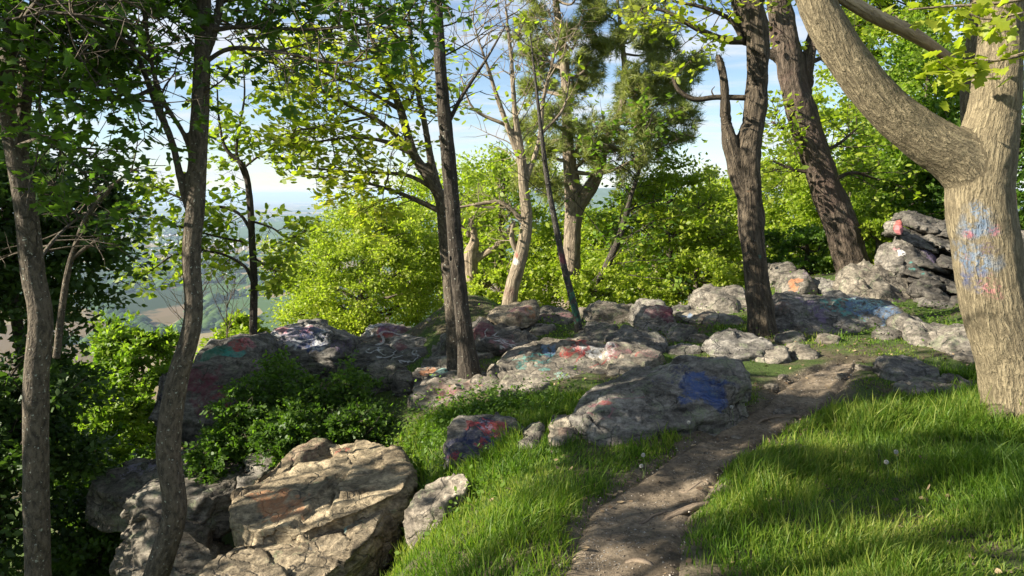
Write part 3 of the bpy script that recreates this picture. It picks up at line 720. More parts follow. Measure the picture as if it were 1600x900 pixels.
rock('pale layered boulders behind the split trunk', [(1094,472,11.2),(1115,456,11.5),(1150,448,11.7),(1172,452,11.6),(1172,490,10.7),(1130,484,10.8)], down=0.3, back=0.6, seed=35, tone=.8, warm=0.5, strata=1.5)
rock('dark grey flat boulder at the foot of the split trunk', [(1110,552,7.9),(1118,532,8.25),(1150,522,8.5),(1190,530,8.3),(1206,540,8.0),(1180,558,7.6),(1130,564,7.5)], down=0.2, back=0.25, seed=36, tone=0.85, warm=0.3, lichen=0.6)
rock('small pale rock at the end of the dark grey flat boulder', [(1180,560,7.6),(1205,542,8.0),(1232,545,7.9),(1240,560,7.5),(1200,572,7.3)], down=0.15, back=0.2, seed=37, tone=1.0, warm=0.55, lichen=0.5)
rock('squared stone block with a shadowed front near the path end', [(1243,552,7.7),(1255,543,7.9),(1280,545,7.9),(1287,556,7.6),(1280,566,7.4),(1248,567,7.35)], down=0.15, back=0.2, seed=38, tone=0.75, warm=0.6)
rock('small white stone behind the crest of the blue-patched boulder', [(1058,570,7.0),(1064,558,7.2),(1078,560,7.2),(1082,572,7.0)], down=0.1, back=0.1, seed=39, tone=1.6, warm=0.6, lichen=0)
rock('wide sloping boulder streaked teal and pale blue', [(1204,505,8.9),(1208,478,9.4),(1240,465,9.9),(1300,460,10.1),(1370,470,9.8),(1428,490,9.3),(1400,505,8.8),(1320,520,8.4),(1220,522,8.4)], down=0.3, back=0.2, seed=40, tone=0.75, warm=0.3, lichen=0.4, layers=10, sdir=(0.5, -0.3, 1),
     marks=[(1270,475,30,'purple',.4),(1310,478,28,'teal',.4),(1345,480,26,'sky',.5),(1385,486,24,'sky',.55),(1225,478,16,'brown',.5),(1360,474,24,'mint',.4)])
rock('pale rounded boulder farthest left behind the split trunk', [(1208,440,11.6),(1214,418,12.0),(1236,411,12.2),(1252,420,12.0),(1250,445,11.4)], down=0.3, back=0.5, seed=41, tone=.85, warm=0.5, lichen=0.4)
rock('upright boulder with an orange sprayed left face', [(1230,455,11.2),(1240,428,11.5),(1262,420,11.6),(1275,430,11.4),(1277,458,10.9),(1245,466,10.7)], down=0.3, back=0.4, seed=42, tone=.8, warm=0.5, marks=[(1243,440,12,'orange',.75),(1240,452,9,'orange',.6),(1262,430,10,'purple',.3)])
rock('low white-grey rock between orange sprayed boulder and leaning tree', [(1278,452,11.2),(1284,438,11.5),(1300,434,11.6),(1314,448,11.2),(1300,460,10.9),(1282,460,10.9)], down=0.2, back=0.4, seed=43, tone=.85, warm=0.3)
rock('pale ridged rock at the base of the layered outcrop', [(1338,455,10.6),(1345,424,11.0),(1380,412,11.2),(1425,420,11.0),(1445,450,10.4),(1440,475,9.9),(1370,470,10.0)], down=0.3, back=0.5, seed=44, tone=.75, warm=0.6, lichen=0.5, strata=1.8, sdir=(0.6, -0.2, 0.8), layers=6)
rock('cracked grey block, left of two joined blocks beside the big tree', [(1424,500,8.6),(1436,494,8.75),(1495,513,8.4),(1500,525,8.2),(1480,545,7.8),(1440,535,7.9),(1434,520,8.2)], down=0.15, back=0.35, seed=45, tone=.85, warm=0.45, lichen=0.6)
rock('mossy block, right of two joined blocks beside the big tree', [(1484,545,7.8),(1500,518,8.3),(1532,512,8.4),(1545,540,7.9),(1530,555,7.6),(1488,553,7.6)], down=0.15, back=0.35, seed=46, tone=0.8, warm=0.5, lichen=0.9)
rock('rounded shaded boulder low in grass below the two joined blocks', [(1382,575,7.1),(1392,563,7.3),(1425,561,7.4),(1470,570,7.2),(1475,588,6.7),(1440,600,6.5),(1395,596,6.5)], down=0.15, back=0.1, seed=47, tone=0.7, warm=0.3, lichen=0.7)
rock('half-buried stone ledge running from rounded boulder to big tree', [(1402,606,6.3),(1420,596,6.5),(1480,594,6.55),(1545,596,6.5),(1545,612,6.2),(1470,618,6.1),(1410,622,6.0)], down=0.15, back=0.1, seed=48, tone=0.75, warm=0.5, lichen=0.7)
rock('small mossy rock between the two joined blocks and big trunk', [(1503,556,7.4),(1520,549,7.6),(1550,550,7.6),(1550,566,7.2),(1515,566,7.2)], down=0.15, back=0.2, seed=49, tone=0.8, warm=0.55, lichen=0.5)
rock('grey boulder at the right edge behind the big trunk', [(1575,380,8.8),(1585,360,9.1),(1640,355,9.1),(1650,480,8.6),(1590,470,8.6)], down=0.5, back=0.6, seed=50, tone=1.0, warm=0.5)
for lb, (u, v, w_, h_), sd_, tn in [('half-buried stone between the long red-crested slab and thin trunk', (905,536,50,16), 80, .7), ('half-buried stone right of the grooved boulder', (1072,548,60,18), 81, .8), ('low stone in grass just above the blue-patched boulder', (1000,566,60,16), 82, .8),
        ('low lichened stone right of the split trunk roots', (1240,528,56,16), 83, .7), ('small stone in front of the wide teal-streaked boulder', (1300,530,44,16), 84, .75), ('small stone near the cracked grey block', (1395,522,50,18), 85, .7), ('mossy stone between slab with red streaks and step', (800,610,36,16), 86, .7),
        ('stone wedged left of the slab with orange and mint paint', (628,590,30,24), 87, .6), ('low stone behind the weathered orange and mint slab', (745,556,46,14), 88, .7), ('flat stone left of the dark grey flat boulder', (1092,530,40,14), 89, .75), ('grey stone at the crest left of the rugged rock', (915,488,30,18), 90, .9),
        ('grey stone between maroon boulder and tan streaked flat rock', (1068,484,34,16), 91, .9), ('pale stone under the pale layered boulders', (1130,500,60,16), 92, 1.1)]:
    Yg0 = float(G(u, v + h_ * .5, -.02)[1])
    rr = np.random.RandomState(sd_)
    rock(lb, [(u + w_ * .5 * math.cos(t) * rr.uniform(.8, 1.15), v + h_ * .5 * math.sin(t) * rr.uniform(.8, 1.15), Yg0 + (.15 if math.sin(t) < 0 else 0) + .05) for t in np.linspace(0, 5.6, 8)], down=.15, back=.15, seed=sd_, tone=tn, warm=rr.uniform(.3, .7), lichen=.6)
# layered outcrop: a thing made of tilted slabs
oc_root = empty('rock_outcrop', G(1450, 480, 0.2), 'tall layered outcrop of tilted slabs left of the big forked tree', 'rock outcrop')
slabs = [([(1440,395,11.2),(1450,345,11.5),(1540,352,11.3),(1560,470,10.6),(1470,478,10.5)], 0.4, 0.30, ()),
         ([(1402,352,10.3),(1407,342,10.35),(1416,344,10.35),(1412,366,10.25),(1405,360,10.25)], 0.02, 1.0, [(1408,350,14,'red',.95),(1410,358,12,'pink',.95)]),
         ([(1386,412,10.4),(1390,388,10.6),(1404,374,10.7),(1418,386,10.4),(1416,420,10.1),(1394,426,10.1)], 0.2, .8, [(1408,395,7,'white',.6),(1403,388,7,'pink',.5)])]
rsl = np.random.RandomState(21)
for i, (u0, v0, ln_, th) in enumerate([(1408,326,120,12),(1418,338,70,9),(1400,352,64,11),(1462,350,80,12),(1412,366,60,9),(1450,366,95,10),(1408,382,130,13),(1428,398,60,9),(1480,404,70,11),(1420,412,125,12),(1436,428,60,11),(1490,440,60,13),(1438,446,62,12),(1448,462,54,12),(1496,464,54,16)]):
    y0 = 10.95 - 0.011 * (v0 - 326)
    up_ = [(u0 + ln_ * t, v0 + 0.33 * ln_ * t - rsl.uniform(0, 5), y0 + .15 + .1 * t) for t in (0.04, .35, .7, 1.0)]
    lo_ = [(u0 + ln_ * t + rsl.uniform(-4, 4), v0 + 0.33 * ln_ * t + th, y0 - rsl.uniform(.05, .22)) for t in (0.0, .3, .65, .97)]
    mk = [(u0 + ln_ * .4, v0 + .13 * ln_ + 4, 26, 'purple', .7)] if i == 6 else [(u0 + 20, v0 + 8, 16, 'teal', .4)] if i == 9 else []
    slabs.append((up_ + lo_, 0.03, rsl.uniform(.3, .6), mk))
for i, (pts, dn, tn, mk) in enumerate(slabs):
    rock(None, pts, down=dn, back=0.45, seed=60 + i, tone=tn, warm=0.4, lichen=0.5, marks=mk, name='slab', parent=oc_root, layers=5, strata=0.9, sdir=(0.33, -0.1, 1), sm=1, steep=1.0, grow=1.06)

def rock_top(x, y):
    """highest rock surface over (x, y), or None"""
    best = None
    for o, bv, lo, hi in ROCKS:
        if lo[0] <= x <= hi[0] and lo[1] <= y <= hi[1]:
            r = bv.ray_cast(Vector((x, y, hi[2] + 1)), Vector((0, 0, -1)))
            if r[0] is not None and (best is None or r[0].z > best): best = r[0].z
    return best

# ------------------------------------------------------------------ trees
LIT = []             # (point, radius): openings in the leaves through which the sun reaches a spot
def keep_mask(pos):
    k = np.ones(len(pos), bool)
    for p, r in LIT:
        w = pos - p; t = w @ SUN
        d = np.linalg.norm(w - t[:, None] * SUN, axis=1)
        k &= ~((t > 0.4) & (d < r))
    return k
def frames(pts):
    t = np.gradient(pts, axis=0); t /= np.linalg.norm(t, axis=1)[:, None] + 1e-9
    ref = np.array([1.0, 0, 0]) if abs(t[0][0]) < 0.8 else np.array([0, 1.0, 0])
    a = np.cross(t[0], ref); a /= np.linalg.norm(a)
    A = [a]
    for i in range(1, len(pts)):
        a = A[-1] - t[i] * (A[-1] @ t[i]); a /= np.linalg.norm(a) + 1e-9; A.append(a)
    A = np.array(A)
    return t, A, np.cross(t, A)
def tube(pts, rad, seg=12):
    pts = np.asarray(pts, float); rad = np.asarray(rad, float)
    t, A, Bn = frames(pts)
    th = np.linspace(0, 2 * np.pi, seg, endpoint=False)
    s = np.concatenate([[0], np.cumsum(np.linalg.norm(np.diff(pts, axis=0), axis=1))])
    V = pts[:, None] + rad[:, None, None] * (np.cos(th)[None, :, None] * A[:, None] + np.sin(th)[None, :, None] * Bn[:, None])
    bk = np.stack([rad[:, None] * np.cos(th)[None], rad[:, None] * np.sin(th)[None], np.repeat(s[:, None], seg, 1)], -1)
    n = len(pts)
    i = np.arange(n - 1)[:, None] * seg; j = np.arange(seg)[None]; jn = (j + 1) % seg
    Q = np.stack([i + j, i + jn, i + seg + jn, i + seg + j], -1).reshape(-1, 4)
    V = np.concatenate([V.reshape(-1, 3), pts[:1], pts[-1:]]); bk = np.concatenate([bk.reshape(-1, 3), [[0, 0, 0]], [[0, 0, s[-1]]]])
    jj = np.arange(seg); c0, c1 = n * seg, n * seg + 1
    T = np.concatenate([np.stack([np.full(seg, c0), (jj + 1) % seg, jj], 1), np.stack([np.full(seg, c1), (n - 1) * seg + jj, (n - 1) * seg + (jj + 1) % seg], 1)])
    return V, Q, T, bk
def curve(pix, Y0, wpx, n=None, dz=None):
    """pix: (u, v[, depth offset]) -> smooth world polyline with radii"""
    p3 = np.array([P(p[0], p[1], Y0 + (p[2] if len(p) > 2 else 0.0)) for p in pix])
    w = np.interp(np.linspace(0, 1, len(pix)), np.linspace(0, 1, len(wpx)), wpx)
    n = n or (len(pix) - 1) * 5 + 1
    pts = smooth_line(p3, n)
    rad = np.interp(np.linspace(0, len(pix) - 1, n), np.arange(len(pix)), w) * p3[:, 1].mean() / F / 2
    return pts, rad
def merge(parts):
    V, Q, T, Bk, o = [], [], [], [], 0
    for v, q, t, b in parts:
        V.append(v); Q.append(q + o); T.append(t + o); Bk.append(b); o += len(v)
    return np.concatenate(V), np.concatenate(Q), np.concatenate(T), np.concatenate(Bk)
def solid_stems(curves, vox, sm=8, gnarl=0.0, freq=4.0, seed=0, flare=0.0):
    """stems fused into one skin so that forks run smoothly into each other"""
    V, Q, T, _ = merge([tube(p, r, 16) for p, r in curves])
    me = make_mesh('stems', V, [Q, T])
    def setup(o):
        a = o.modifiers.new('r', 'REMESH'); a.mode = 'VOXEL'; a.voxel_size = vox
        b = o.modifiers.new('s', 'SMOOTH'); b.iterations = sm; b.factor = 0.5
    me = mod_mesh(me, setup)
    V = get_co(me); N = get_no(me)
    best = np.full(len(V), 1e9); bk = np.zeros((len(V), 3))
    for p, r in curves:
        t, A, Bn = frames(p)
        s = np.concatenate([[0], np.cumsum(np.linalg.norm(np.diff(p, axis=0), axis=1))])
        pp = resample(np.concatenate([p, A, Bn, s[:, None], r[:, None]], 1)[:, :3], 4 * len(p))
        k = np.linspace(0, len(p) - 1, 4 * len(p))
        d2 = ((V[:, None] - p[None]) ** 2).sum(-1)
        j = d2.argmin(1)
        rel = V - p[j]
        along = (rel * t[j]).sum(1)
        a, b = (rel * A[j]).sum(1), (rel * Bn[j]).sum(1)
        dist = np.sqrt(a * a + b * b) / r[j]
        u = dist < best
        best = np.where(u, dist, best)
        L = np.sqrt(a * a + b * b) + 1e-9
        val = np.stack([a / L * r[j], b / L * r[j], s[j] + along], 1)
        bk[u] = val[u]
    if gnarl:
        q = bk * np.array([1, 1, 0.22]) * freq
        V = V + N * (gnarl * (fbm(q + seed, 4, 0.55) + 0.6 * fbm(bk * freq * 0.5 + seed * 3, 3)))[:, None]
        set_co(me, V)
    at = me.attributes.new('bark', 'FLOAT_VECTOR', 'POINT'); at.data.foreach_set('vector', bk.astype(np.float32).ravel())
    me.polygons.foreach_set('use_smooth', np.ones(len(me.polygons), dtype=bool))
    return me
class Twigs:
    def __init__(s, seed):
        s.rs = np.random.RandomState(seed); s.P = []; s.R = []; s.leaf = []; s.dir = []
    def sprout(s, pts, t0, n, L, r, lev, sub=6, up=0.15, flat=0.6, leaves=7, wig=0.35, fork=0.45, t1=1.0, spread=0.05):
        rs = s.rs; pts = np.asarray(pts); m = len(pts) - 1
        tg = np.gradient(pts, axis=0); tg /= np.linalg.norm(tg, axis=1)[:, None] + 1e-9
        for k in range(n):
            t = t0 + (t1 - t0) * ((k + rs.uniform(0, 1)) / n)
            x = t * m; i = min(int(x), m - 1); f = x - i
            p0 = pts[i] * (1 - f) + pts[i + 1] * f
            tan = tg[i]
            rv = rs.normal(size=3); rv[2] *= flat; rv -= tan * (rv @ tan) * 0.9; rv /= np.linalg.norm(rv) + 1e-9
            d = tan * fork + rv + np.array([0, 0, up]); d /= np.linalg.norm(d)
            ln = L * rs.uniform(0.55, 1.2) * (1.15 - 0.55 * t)
            q = [p0]
            for j in range(4):
                d = d + rs.normal(size=3) * wig * np.array([1, 1, 0.7]) * 0.5 + np.array([0, 0, up * 0.25]); d /= np.linalg.norm(d)
                q.append(q[-1] + d * ln / 4)
            q = np.array(q)
            rr = max(min(r, 0.02 * ln + 0.0015), 0.0012) * np.array([1, 0.8, 0.62, 0.45, 0.2])
            s.P.append(q); s.R.append(rr)
            if lev > 0:
                s.sprout(q, 0.2, sub, L * 0.5, r * 0.5, lev - 1, sub, up, flat, leaves, wig, fork, 1.0, spread)
            elif leaves:
                tt = rs.uniform(0.25, 1.05, leaves); xi = np.clip(tt, 0, 0.999) * 4; ii = xi.astype(int); ff = (xi - ii)[:, None]
                lp = q[ii] * (1 - ff) + q[ii + 1] * ff + rs.normal(size=(leaves, 3)) * spread
                s.leaf.append(lp); s.dir.append(np.repeat((q[4] - q[2])[None], leaves, 0))
    def mesh(s, seg=3, extra=()):
        parts = list(extra)
        if s.P:
            Pn = np.array(s.P); R = np.array(s.R); n = len(Pn)
            t = Pn[:, -1] - Pn[:, 0]; t /= np.linalg.norm(t, axis=1)[:, None] + 1e-9
            ref = np.where(np.abs(t[:, 2:3]) < 0.9, np.array([[0, 0, 1.0]]), np.array([[1.0, 0, 0]]))
            a = np.cross(t, ref); a /= np.linalg.norm(a, axis=1)[:, None]; b = np.cross(t, a)
            th = np.linspace(0, 2 * np.pi, seg, endpoint=False)
            ring = np.cos(th)[None, :, None] * a[:, None] + np.sin(th)[None, :, None] * b[:, None]
            V = Pn[:, :, None] + R[:, :, None, None] * ring[:, None]
            i = np.arange(4)[:, None] * seg; j = np.arange(seg)[None]
            Q1 = np.stack([i + j, i + (j + 1) % seg, i + seg + (j + 1) % seg, i + seg + j], -1).reshape(-1, 4)
            Q = (Q1[None] + (np.arange(n) * 5 * seg)[:, None, None]).reshape(-1, 4)
            bk = np.zeros((n, 5, seg, 3)); bk[..., 0] = R[:, :, None] * np.cos(th); bk[..., 1] = R[:, :, None] * np.sin(th); bk[..., 2] = np.linspace(0, .3, 5)[None, :, None]
            parts.append((V.reshape(-1, 3), Q, np.zeros((0, 3), int), bk.reshape(-1, 3)))
        V, Q, T, Bk = merge(parts)
        return make_mesh('twigs', V, [Q, T], attrs={'bark': Bk})
    def sites(s):
        if not s.leaf: return np.zeros((0, 3)), np.zeros((0, 3))
        return np.concatenate(s.leaf), np.concatenate(s.dir)
LEAF = {}
def _fan(out, zc=0.0):
    out = np.array(out, float); n = len(out)
    V = np.concatenate([[[0.42, 0, zc]], np.stack([out[:, 0], out[:, 1], -0.18 * np.abs(out[:, 1])], 1)])
    T = np.array([[0, 1 + k, 1 + (k + 1) % n] for k in range(n)])
    return V, T
LEAF['maple'] = _fan([(0, 0), (0.05, .36), (.34, .22), (.52, .56), (.66, .24), (1.0, 0), (.66, -.24), (.52, -.56), (.34, -.22), (.05, -.36)], 0.03)
LEAF['oval'] = (np.array([[0, 0, 0], [.30, .27, -.05], [.68, .24, -.05], [1, 0, -.03], [.68, -.24, -.05], [.30, -.27, -.05]]), np.array([[0, 1, 5], [1, 2, 5], [2, 4, 5], [2, 3, 4]]))
LEAF['dia'] = (np.array([[0, 0, 0], [.45, .30, -.07], [1, 0, 0], [.45, -.30, -.07]]), np.array([[0, 1, 2], [0, 2, 3]]))
LEAF['oak'] = _fan([(0, 0), (.12, .10), (.24, .26), (.34, .16), (.5, .36), (.6, .22), (.78, .34), (.84, .16), (1.05, 0), (.84, -.16), (.78, -.34), (.6, -.22), (.5, -.36), (.34, -.16), (.24, -.26), (.12, -.10)], 0.04)
def leaf_frames(pos, dirs, rs, tilt=0.6, droop=0.2):
    n = len(pos)
    nz = np.array([0, 0, 1.0]) + rs.normal(size=(n, 3)) * tilt
    nz /= np.linalg.norm(nz, axis=1)[:, None]
    d = dirs / (np.linalg.norm(dirs, axis=1)[:, None] + 1e-9) + rs.normal(size=(n, 3)) * 0.8 - np.array([0, 0, droop])
    d -= nz * (d * nz).sum(1)[:, None]; d /= np.linalg.norm(d, axis=1)[:, None] + 1e-9
    return d, np.cross(nz, d), nz
def leaf_mesh(name, pos, dirs, size, kind, rs, tilt=0.6, droop=0.2, var=0.35):
    d, s, nz = leaf_frames(pos, dirs, rs, tilt, droop)
    T, Fc = LEAF[kind]; n = len(pos)
    sc = size * rs.uniform(1 - var, 1 + var, n)
    V = pos[:, None] + sc[:, None, None] * (T[None, :, 0:1] * d[:, None] + T[None, :, 1:2] * s[:, None] + T[None, :, 2:3] * nz[:, None])
    Fa = (Fc[None] + (np.arange(n) * len(T))[:, None, None]).reshape(-1, 3)
    return make_mesh(name, V.reshape(-1, 3), [Fa], smooth=False)
def single_leaves(root, parent, pos, dirs, size, kind, mat, rs, count):
    """the leaves that show largest, each an object sharing one mesh; returns which were used"""
    if len(pos) == 0: return np.zeros(0, bool)
    u, v, d = uvof(pos)
    ok = (u > 0) & (u < 1600) & (v > 0) & (v < 900) & (d > 0.5)
    idx = np.where(ok)[0]; idx = idx[np.argsort(d[idx])][:count]
    T, Fc = LEAF[kind]
    me = make_mesh('leaf', T, [Fc], smooth=False); me.materials.append(mat)
    dd, s, nz = leaf_frames(pos[idx], dirs[idx], rs, 0.6, 0.25)
    from mathutils import Matrix
    org = np.array(root.location)
    for k, i in enumerate(idx):
        sc = size * rs.uniform(0.75, 1.35)
        o = bpy.data.objects.new('leaf', me); COL.objects.link(o); o.parent = parent
        Mx = Matrix(((dd[k][0], s[k][0], nz[k][0], 0), (dd[k][1], s[k][1], nz[k][1], 0), (dd[k][2], s[k][2], nz[k][2], 0), (0, 0, 0, 1)))
        o.matrix_local = Matrix.Translation(Vector(pos[i] - org)) @ Mx @ Matrix.Scale(sc, 4)
    used = np.zeros(len(pos), bool); used[idx] = True
    return used
def shift_mesh(me, org):
    V = get_co(me) - org; set_co(me, V); return me
def build_tree(name, label, cat, base, stems, limbs, tw, bark, leaf=None, size=0.06, kind='oval', vox=0.02, gnarl=0.0, freq=6.0, seed=0, singles=0, tilt=0.6, extra_leaf=None, group=None, lit=True, sm=8, droop=0.2, trunk_label=None):
    root = empty(name, base, label, cat, group)
    org = np.array(base, float)
    rs = np.random.RandomState(seed + 100)
    me = shift_mesh(solid_stems(stems, vox, sm, gnarl, freq, seed), org)
    tr = link('trunk', me, bark, root)
    for p, r in limbs:
        V, Q, T, Bk = tube(p - org, r, 8)
        link('limb', make_mesh('limb', V, [Q, T], attrs={'bark': Bk}), bark, root)
    if tw.P:
        o = link('twigs', shift_mesh(tw.mesh(), org), bark, root); o['kind'] = 'stuff'
    pos, dr = tw.sites()
    if extra_leaf is not None:
        pos = np.concatenate([pos, extra_leaf]); dr = np.concatenate([dr, rs.normal(size=extra_leaf.shape)])
    if lit and len(pos):
        k = keep_mask(pos); pos, dr = pos[k], dr[k]
    if leaf is not None and len(pos):
        cr_o = None
        used = np.zeros(len(pos), bool)
        if singles:
            u, v, d = uvof(pos)
            ok = np.where((u > 0) & (u < 1600) & (v > 0) & (v < 900))[0]
            used[ok[np.argsort(d[ok])][:singles]] = True
        rest = ~used
        cr_o = link('crown', shift_mesh(leaf_mesh('crown', pos[rest], dr[rest], size, kind, rs, tilt, droop), org), leaf, root)
        cr_o['kind'] = 'stuff'
        if singles:
            single_leaves(root, cr_o, pos[used], dr[used], size, kind, leaf, rs, singles)
    return root
def crown_tree(name, label, box, Y, dY, leaf, n, size, seed, kind='dia', clumps=40, trunk=None, wpx=14, group='trees beyond the rocks', flat=0.55, hollow=0.5, cl=0.16, bark=None, cat='tree', tilt=1.0, shell=True, limbs=9, bottom=None, lit=False, wisp=0.0):
    """tree or shrub known by its crown: box = (u0, v0, u1, v1) in the photograph at distance Y"""
    rs = np.random.RandomState(seed)
    u0, v0, u1, v1 = box
    c = P((u0 + u1) / 2, (v0 + v1) / 2, Y)
    hx, hz = px(u1 - u0, Y) / 2, px(v1 - v0, Y) / 2
    d = rs.normal(size=(clumps, 3)); d /= np.linalg.norm(d, axis=1)[:, None]
    rad = (hollow + (1 - hollow) * rs.uniform(0, 1, clumps) ** 0.6) * (1 + 0.22 * pnoise(d * 1.7 + seed))
    cc = c + d * rad[:, None] * np.array([hx, dY, hz]) * 0.92
    k = rs.randint(0, clumps, n)
    cs = rs.uniform(0.55, 1.3, clumps) * cl * 2 * (hx * hz * dY) ** (1 / 3)
    ns = 9
    sd_ = rs.normal(size=(clumps, ns, 3)) * np.array([1, 1, flat]) + 0.7 * d[:, None]
    sd_ /= np.linalg.norm(sd_, axis=2)[..., None]
    sd_ *= rs.uniform(0.5, 1.6, (clumps, ns, 1))
    js = rs.randint(0, ns, n); tl = rs.uniform(0, 1, n) ** 0.8
    pos = cc[k] + sd_[k, js] * (tl * cs[k])[:, None] + rs.normal(size=(n, 3)) * (0.17 * cs[k])[:, None] * np.array([1, 1, 0.6])
    pos[:, 2] -= 0.12 * tl ** 2 * cs[k]
    ldir = sd_[k, js]
    if lit:
        km = keep_mask(pos); pos, ldir = pos[km], ldir[km]
    base = trunk[0] if trunk is not None else (c[0], c[1], float(base_z([c[0]], [c[1]])[0]))
    base = np.array(base, float)
    root = empty(name, base, label, cat, group)
    top = c + np.array([0, 0, hz * 0.55])
    mid = (base + top) / 2 + np.array([rs.normal() * 0.08 * hx, 0, 0])
    sp = smooth_line(np.array([base - np.array([0, 0, 0.15]), base * 0.7 + mid * 0.3 + rs.normal(size=3) * 0.04 * hx, mid, mid * .4 + top * .6 + rs.normal(size=3) * 0.06 * hx, top]), 17)
    r0 = px(wpx, Y) / 2
    rr = np.linspace(r0, r0 * 0.25, 17)
    bark = bark or M['bark_bg']
    V, Q, T, Bk = tube(sp - base, rr, 8)
    link('trunk', make_mesh('trunk', V, [Q, T], attrs={'bark': Bk}), bark, root)
    tubes = []
    o = rs.permutation(clumps)[:limbs]
    for j in o:
        i = np.argmin(np.linalg.norm(sp - cc[j], axis=1) + np.maximum(0, sp[:, 2] - cc[j][2] + 0.25 * hz) * 1.5)
        i = max(2, min(i, 14))
        e = cc[j]; m_ = (sp[i] + e) / 2 + np.array([0, 0, -0.08 * hz]) + rs.normal(size=3) * 0.06 * hx
        q = smooth_line(np.array([sp[i], m_, e]), 7)
        tubes.append(tube(q - base, np.linspace(rr[i] * 0.6, 0.006, 7), 5))
        for a in range(5):
            e2 = e + sd_[j, a] * cs[j]; s_ = q[min(3 + a, 6)]
            tubes.append(tube(smooth_line(np.array([s_, (s_ + e2) / 2 + rs.normal(size=3) * .05, e2]), 5) - base, np.linspace(rr[i] * 0.25, 0.003, 5), 4))
    if tubes:
        V, Q, T, Bk = merge(tubes)
        o = link('branches', make_mesh('branches', V, [Q, T], attrs={'bark': Bk}), bark, root); o['kind'] = 'stuff'
    cr_o = link('crown', leaf_mesh('crown', pos - base, ldir, size, kind, rs, tilt, 0.15), leaf, root)
    cr_o['kind'] = 'stuff'
    return root

M['bark_bg'] = bark_mat('bark_background', (0.035, 0.028, 0.02), (0.13, 0.105, 0.075), 26, 0.2, 0.015)
M['bark_grey'] = bark_mat('bark_smooth_grey', (0.032, 0.027, 0.021), (0.15, 0.122, 0.088), 46, 0.45, 0.008, 0.55)
M['bark_dark'] = bark_mat('bark_dark', (0.018, 0.015, 0.012), (0.08, 0.066, 0.05), 34, 0.25, 0.014, 0.45)
M['bark_pine'] = bark_mat('bark_pine', (0.09, 0.07, 0.05), (0.30, 0.24, 0.17), 24, 0.2, 0.02, 0.2)
M['bark_tan'] = bark_mat('bark_tan', (0.10, 0.075, 0.05), (0.34, 0.27, 0.18), 30, 0.2, 0.016, 0.2)

# spots the sun reaches through gaps in the leaves
def lit(u, v, Y, r): LIT.append((P(u, v, Y), r))
for u, v, Y, r in [(1540,330,4.9,.30),(1545,420,4.9,.34),(1550,520,4.95,.28),(1570,600,5,.22),(1440,205,5,.26),(1350,130,5,.24),(1560,120,5,.26),(1290,40,5,.2),(1500,240,5,.25),
                   (430,760,4.6,.34),(520,720,5.4,.36),(600,730,5.3,.28),(380,880,3.9,.22),(480,800,4.4,.22),
                   (660,860,3.5,.30),(600,890,3.3,.26),(740,840,3.6,.22),(600,690,5.9,.25),(650,690,5.5,.28),(680,760,4.8,.2),
                   (980,650,5.3,.12),(930,665,5.1,.10),(1030,635,5.5,.12),(870,680,5.05,.12),
                   (1060,765,4.0,.14),(1000,770,4.0,.07),(1120,790,3.8,.14),(1450,665,5.2,.20),(1560,650,5.1,.16),(1350,680,4.95,.14),(1250,690,4.8,.10),(1500,850,3.4,.18),(1560,790,3.8,.12),(1300,880,3.2,.15),(1230,770,4.0,.12),
                   (920,548,7.7,.3),(1000,552,7.7,.25),(860,560,7.4,.2),(760,600,6.9,.2),(730,630,6.4,.16),(680,580,7.5,.16),(830,600,6.6,.2),(720,610,6.6,.12),
                   (1250,560,7.6,.3),(1330,575,7.2,.2),(1450,510,8.5,.25)]:
    lit(u, v, Y, r * 1.3)
for u, v, r in [(560,880,.4),(650,820,.35),(720,880,.35),(800,880,.28),(620,760,.3),(700,700,.3),(780,800,.2),(860,800,.14),(1120,760,.2),(1180,745,.16),(1420,665,.25),(1350,690,.2),(1520,650,.25),(1600,650,.2),(1450,870,.25),(1560,880,.25),(1320,890,.2),(1150,880,.12),(1180,830,.10),(1260,600,.2),(1060,740,.12),(960,760,.10),(1230,655,.12),(1000,880,.08)]:
    LIT.append((G(u, v, 0.05), r))
for u, v in [(400,800),(460,740),(560,705),(620,735),(350,860),(420,850),(500,830),(450,880),(390,770),(520,770),(580,760)]:
    LIT.append((G(u, v, -.3), .36))
for u, v in [(1500,300),(1530,360),(1520,440),(1540,520),(1560,590),(1580,640),(1470,225),(1400,180),(1340,115),(1300,50),(1545,200),(1560,100),(1565,30)]:
    LIT.append((P(u, v, 4.9), .36))

def gz(p):
    return np.array([p[0], p[1], float(ground_z([p[0]], [p[1]])[0])])

# --- the big forked tree at right
Yb = 5.0
st = [curve([(1606,720),(1600,660),(1582,560),(1557,480),(1540,380),(1530,310),(1538,240),(1553,170),(1562,80),(1566,0),(1572,-120),(1580,-260)], Yb, [150,122,106,102,98,97,92,74,64,58,54,46]),
      curve([(1545,345),(1512,262),(1440,212),(1378,160),(1330,100),(1293,40),(1270,-12),(1240,-110),(1190,-220)], Yb, [60,86,72,64,61,58,55,50,44]),
      curve([(1545,290,.12),(1518,200,.25),(1516,120,.35),(1524,40,.4),(1530,-60,.45)], Yb, [34,28,26,24,20]),
      curve([(1602,670),(1560,655,-.12),(1528,668,-.2)], Yb, [70,46,20]), curve([(1600,660),(1640,650,-.2),(1680,670,-.3)], Yb, [70,46,20])]
tw = Twigs(31)
big_me = solid_stems(st, 0.017, 16, 0.005, 22.0, 3)
bv = BVHTree.FromPolygons([tuple(p) for p in get_co(big_me)], [tuple(p.vertices) for p in big_me.polygons])
base = gz(P(1600, 655, Yb))
pt = []
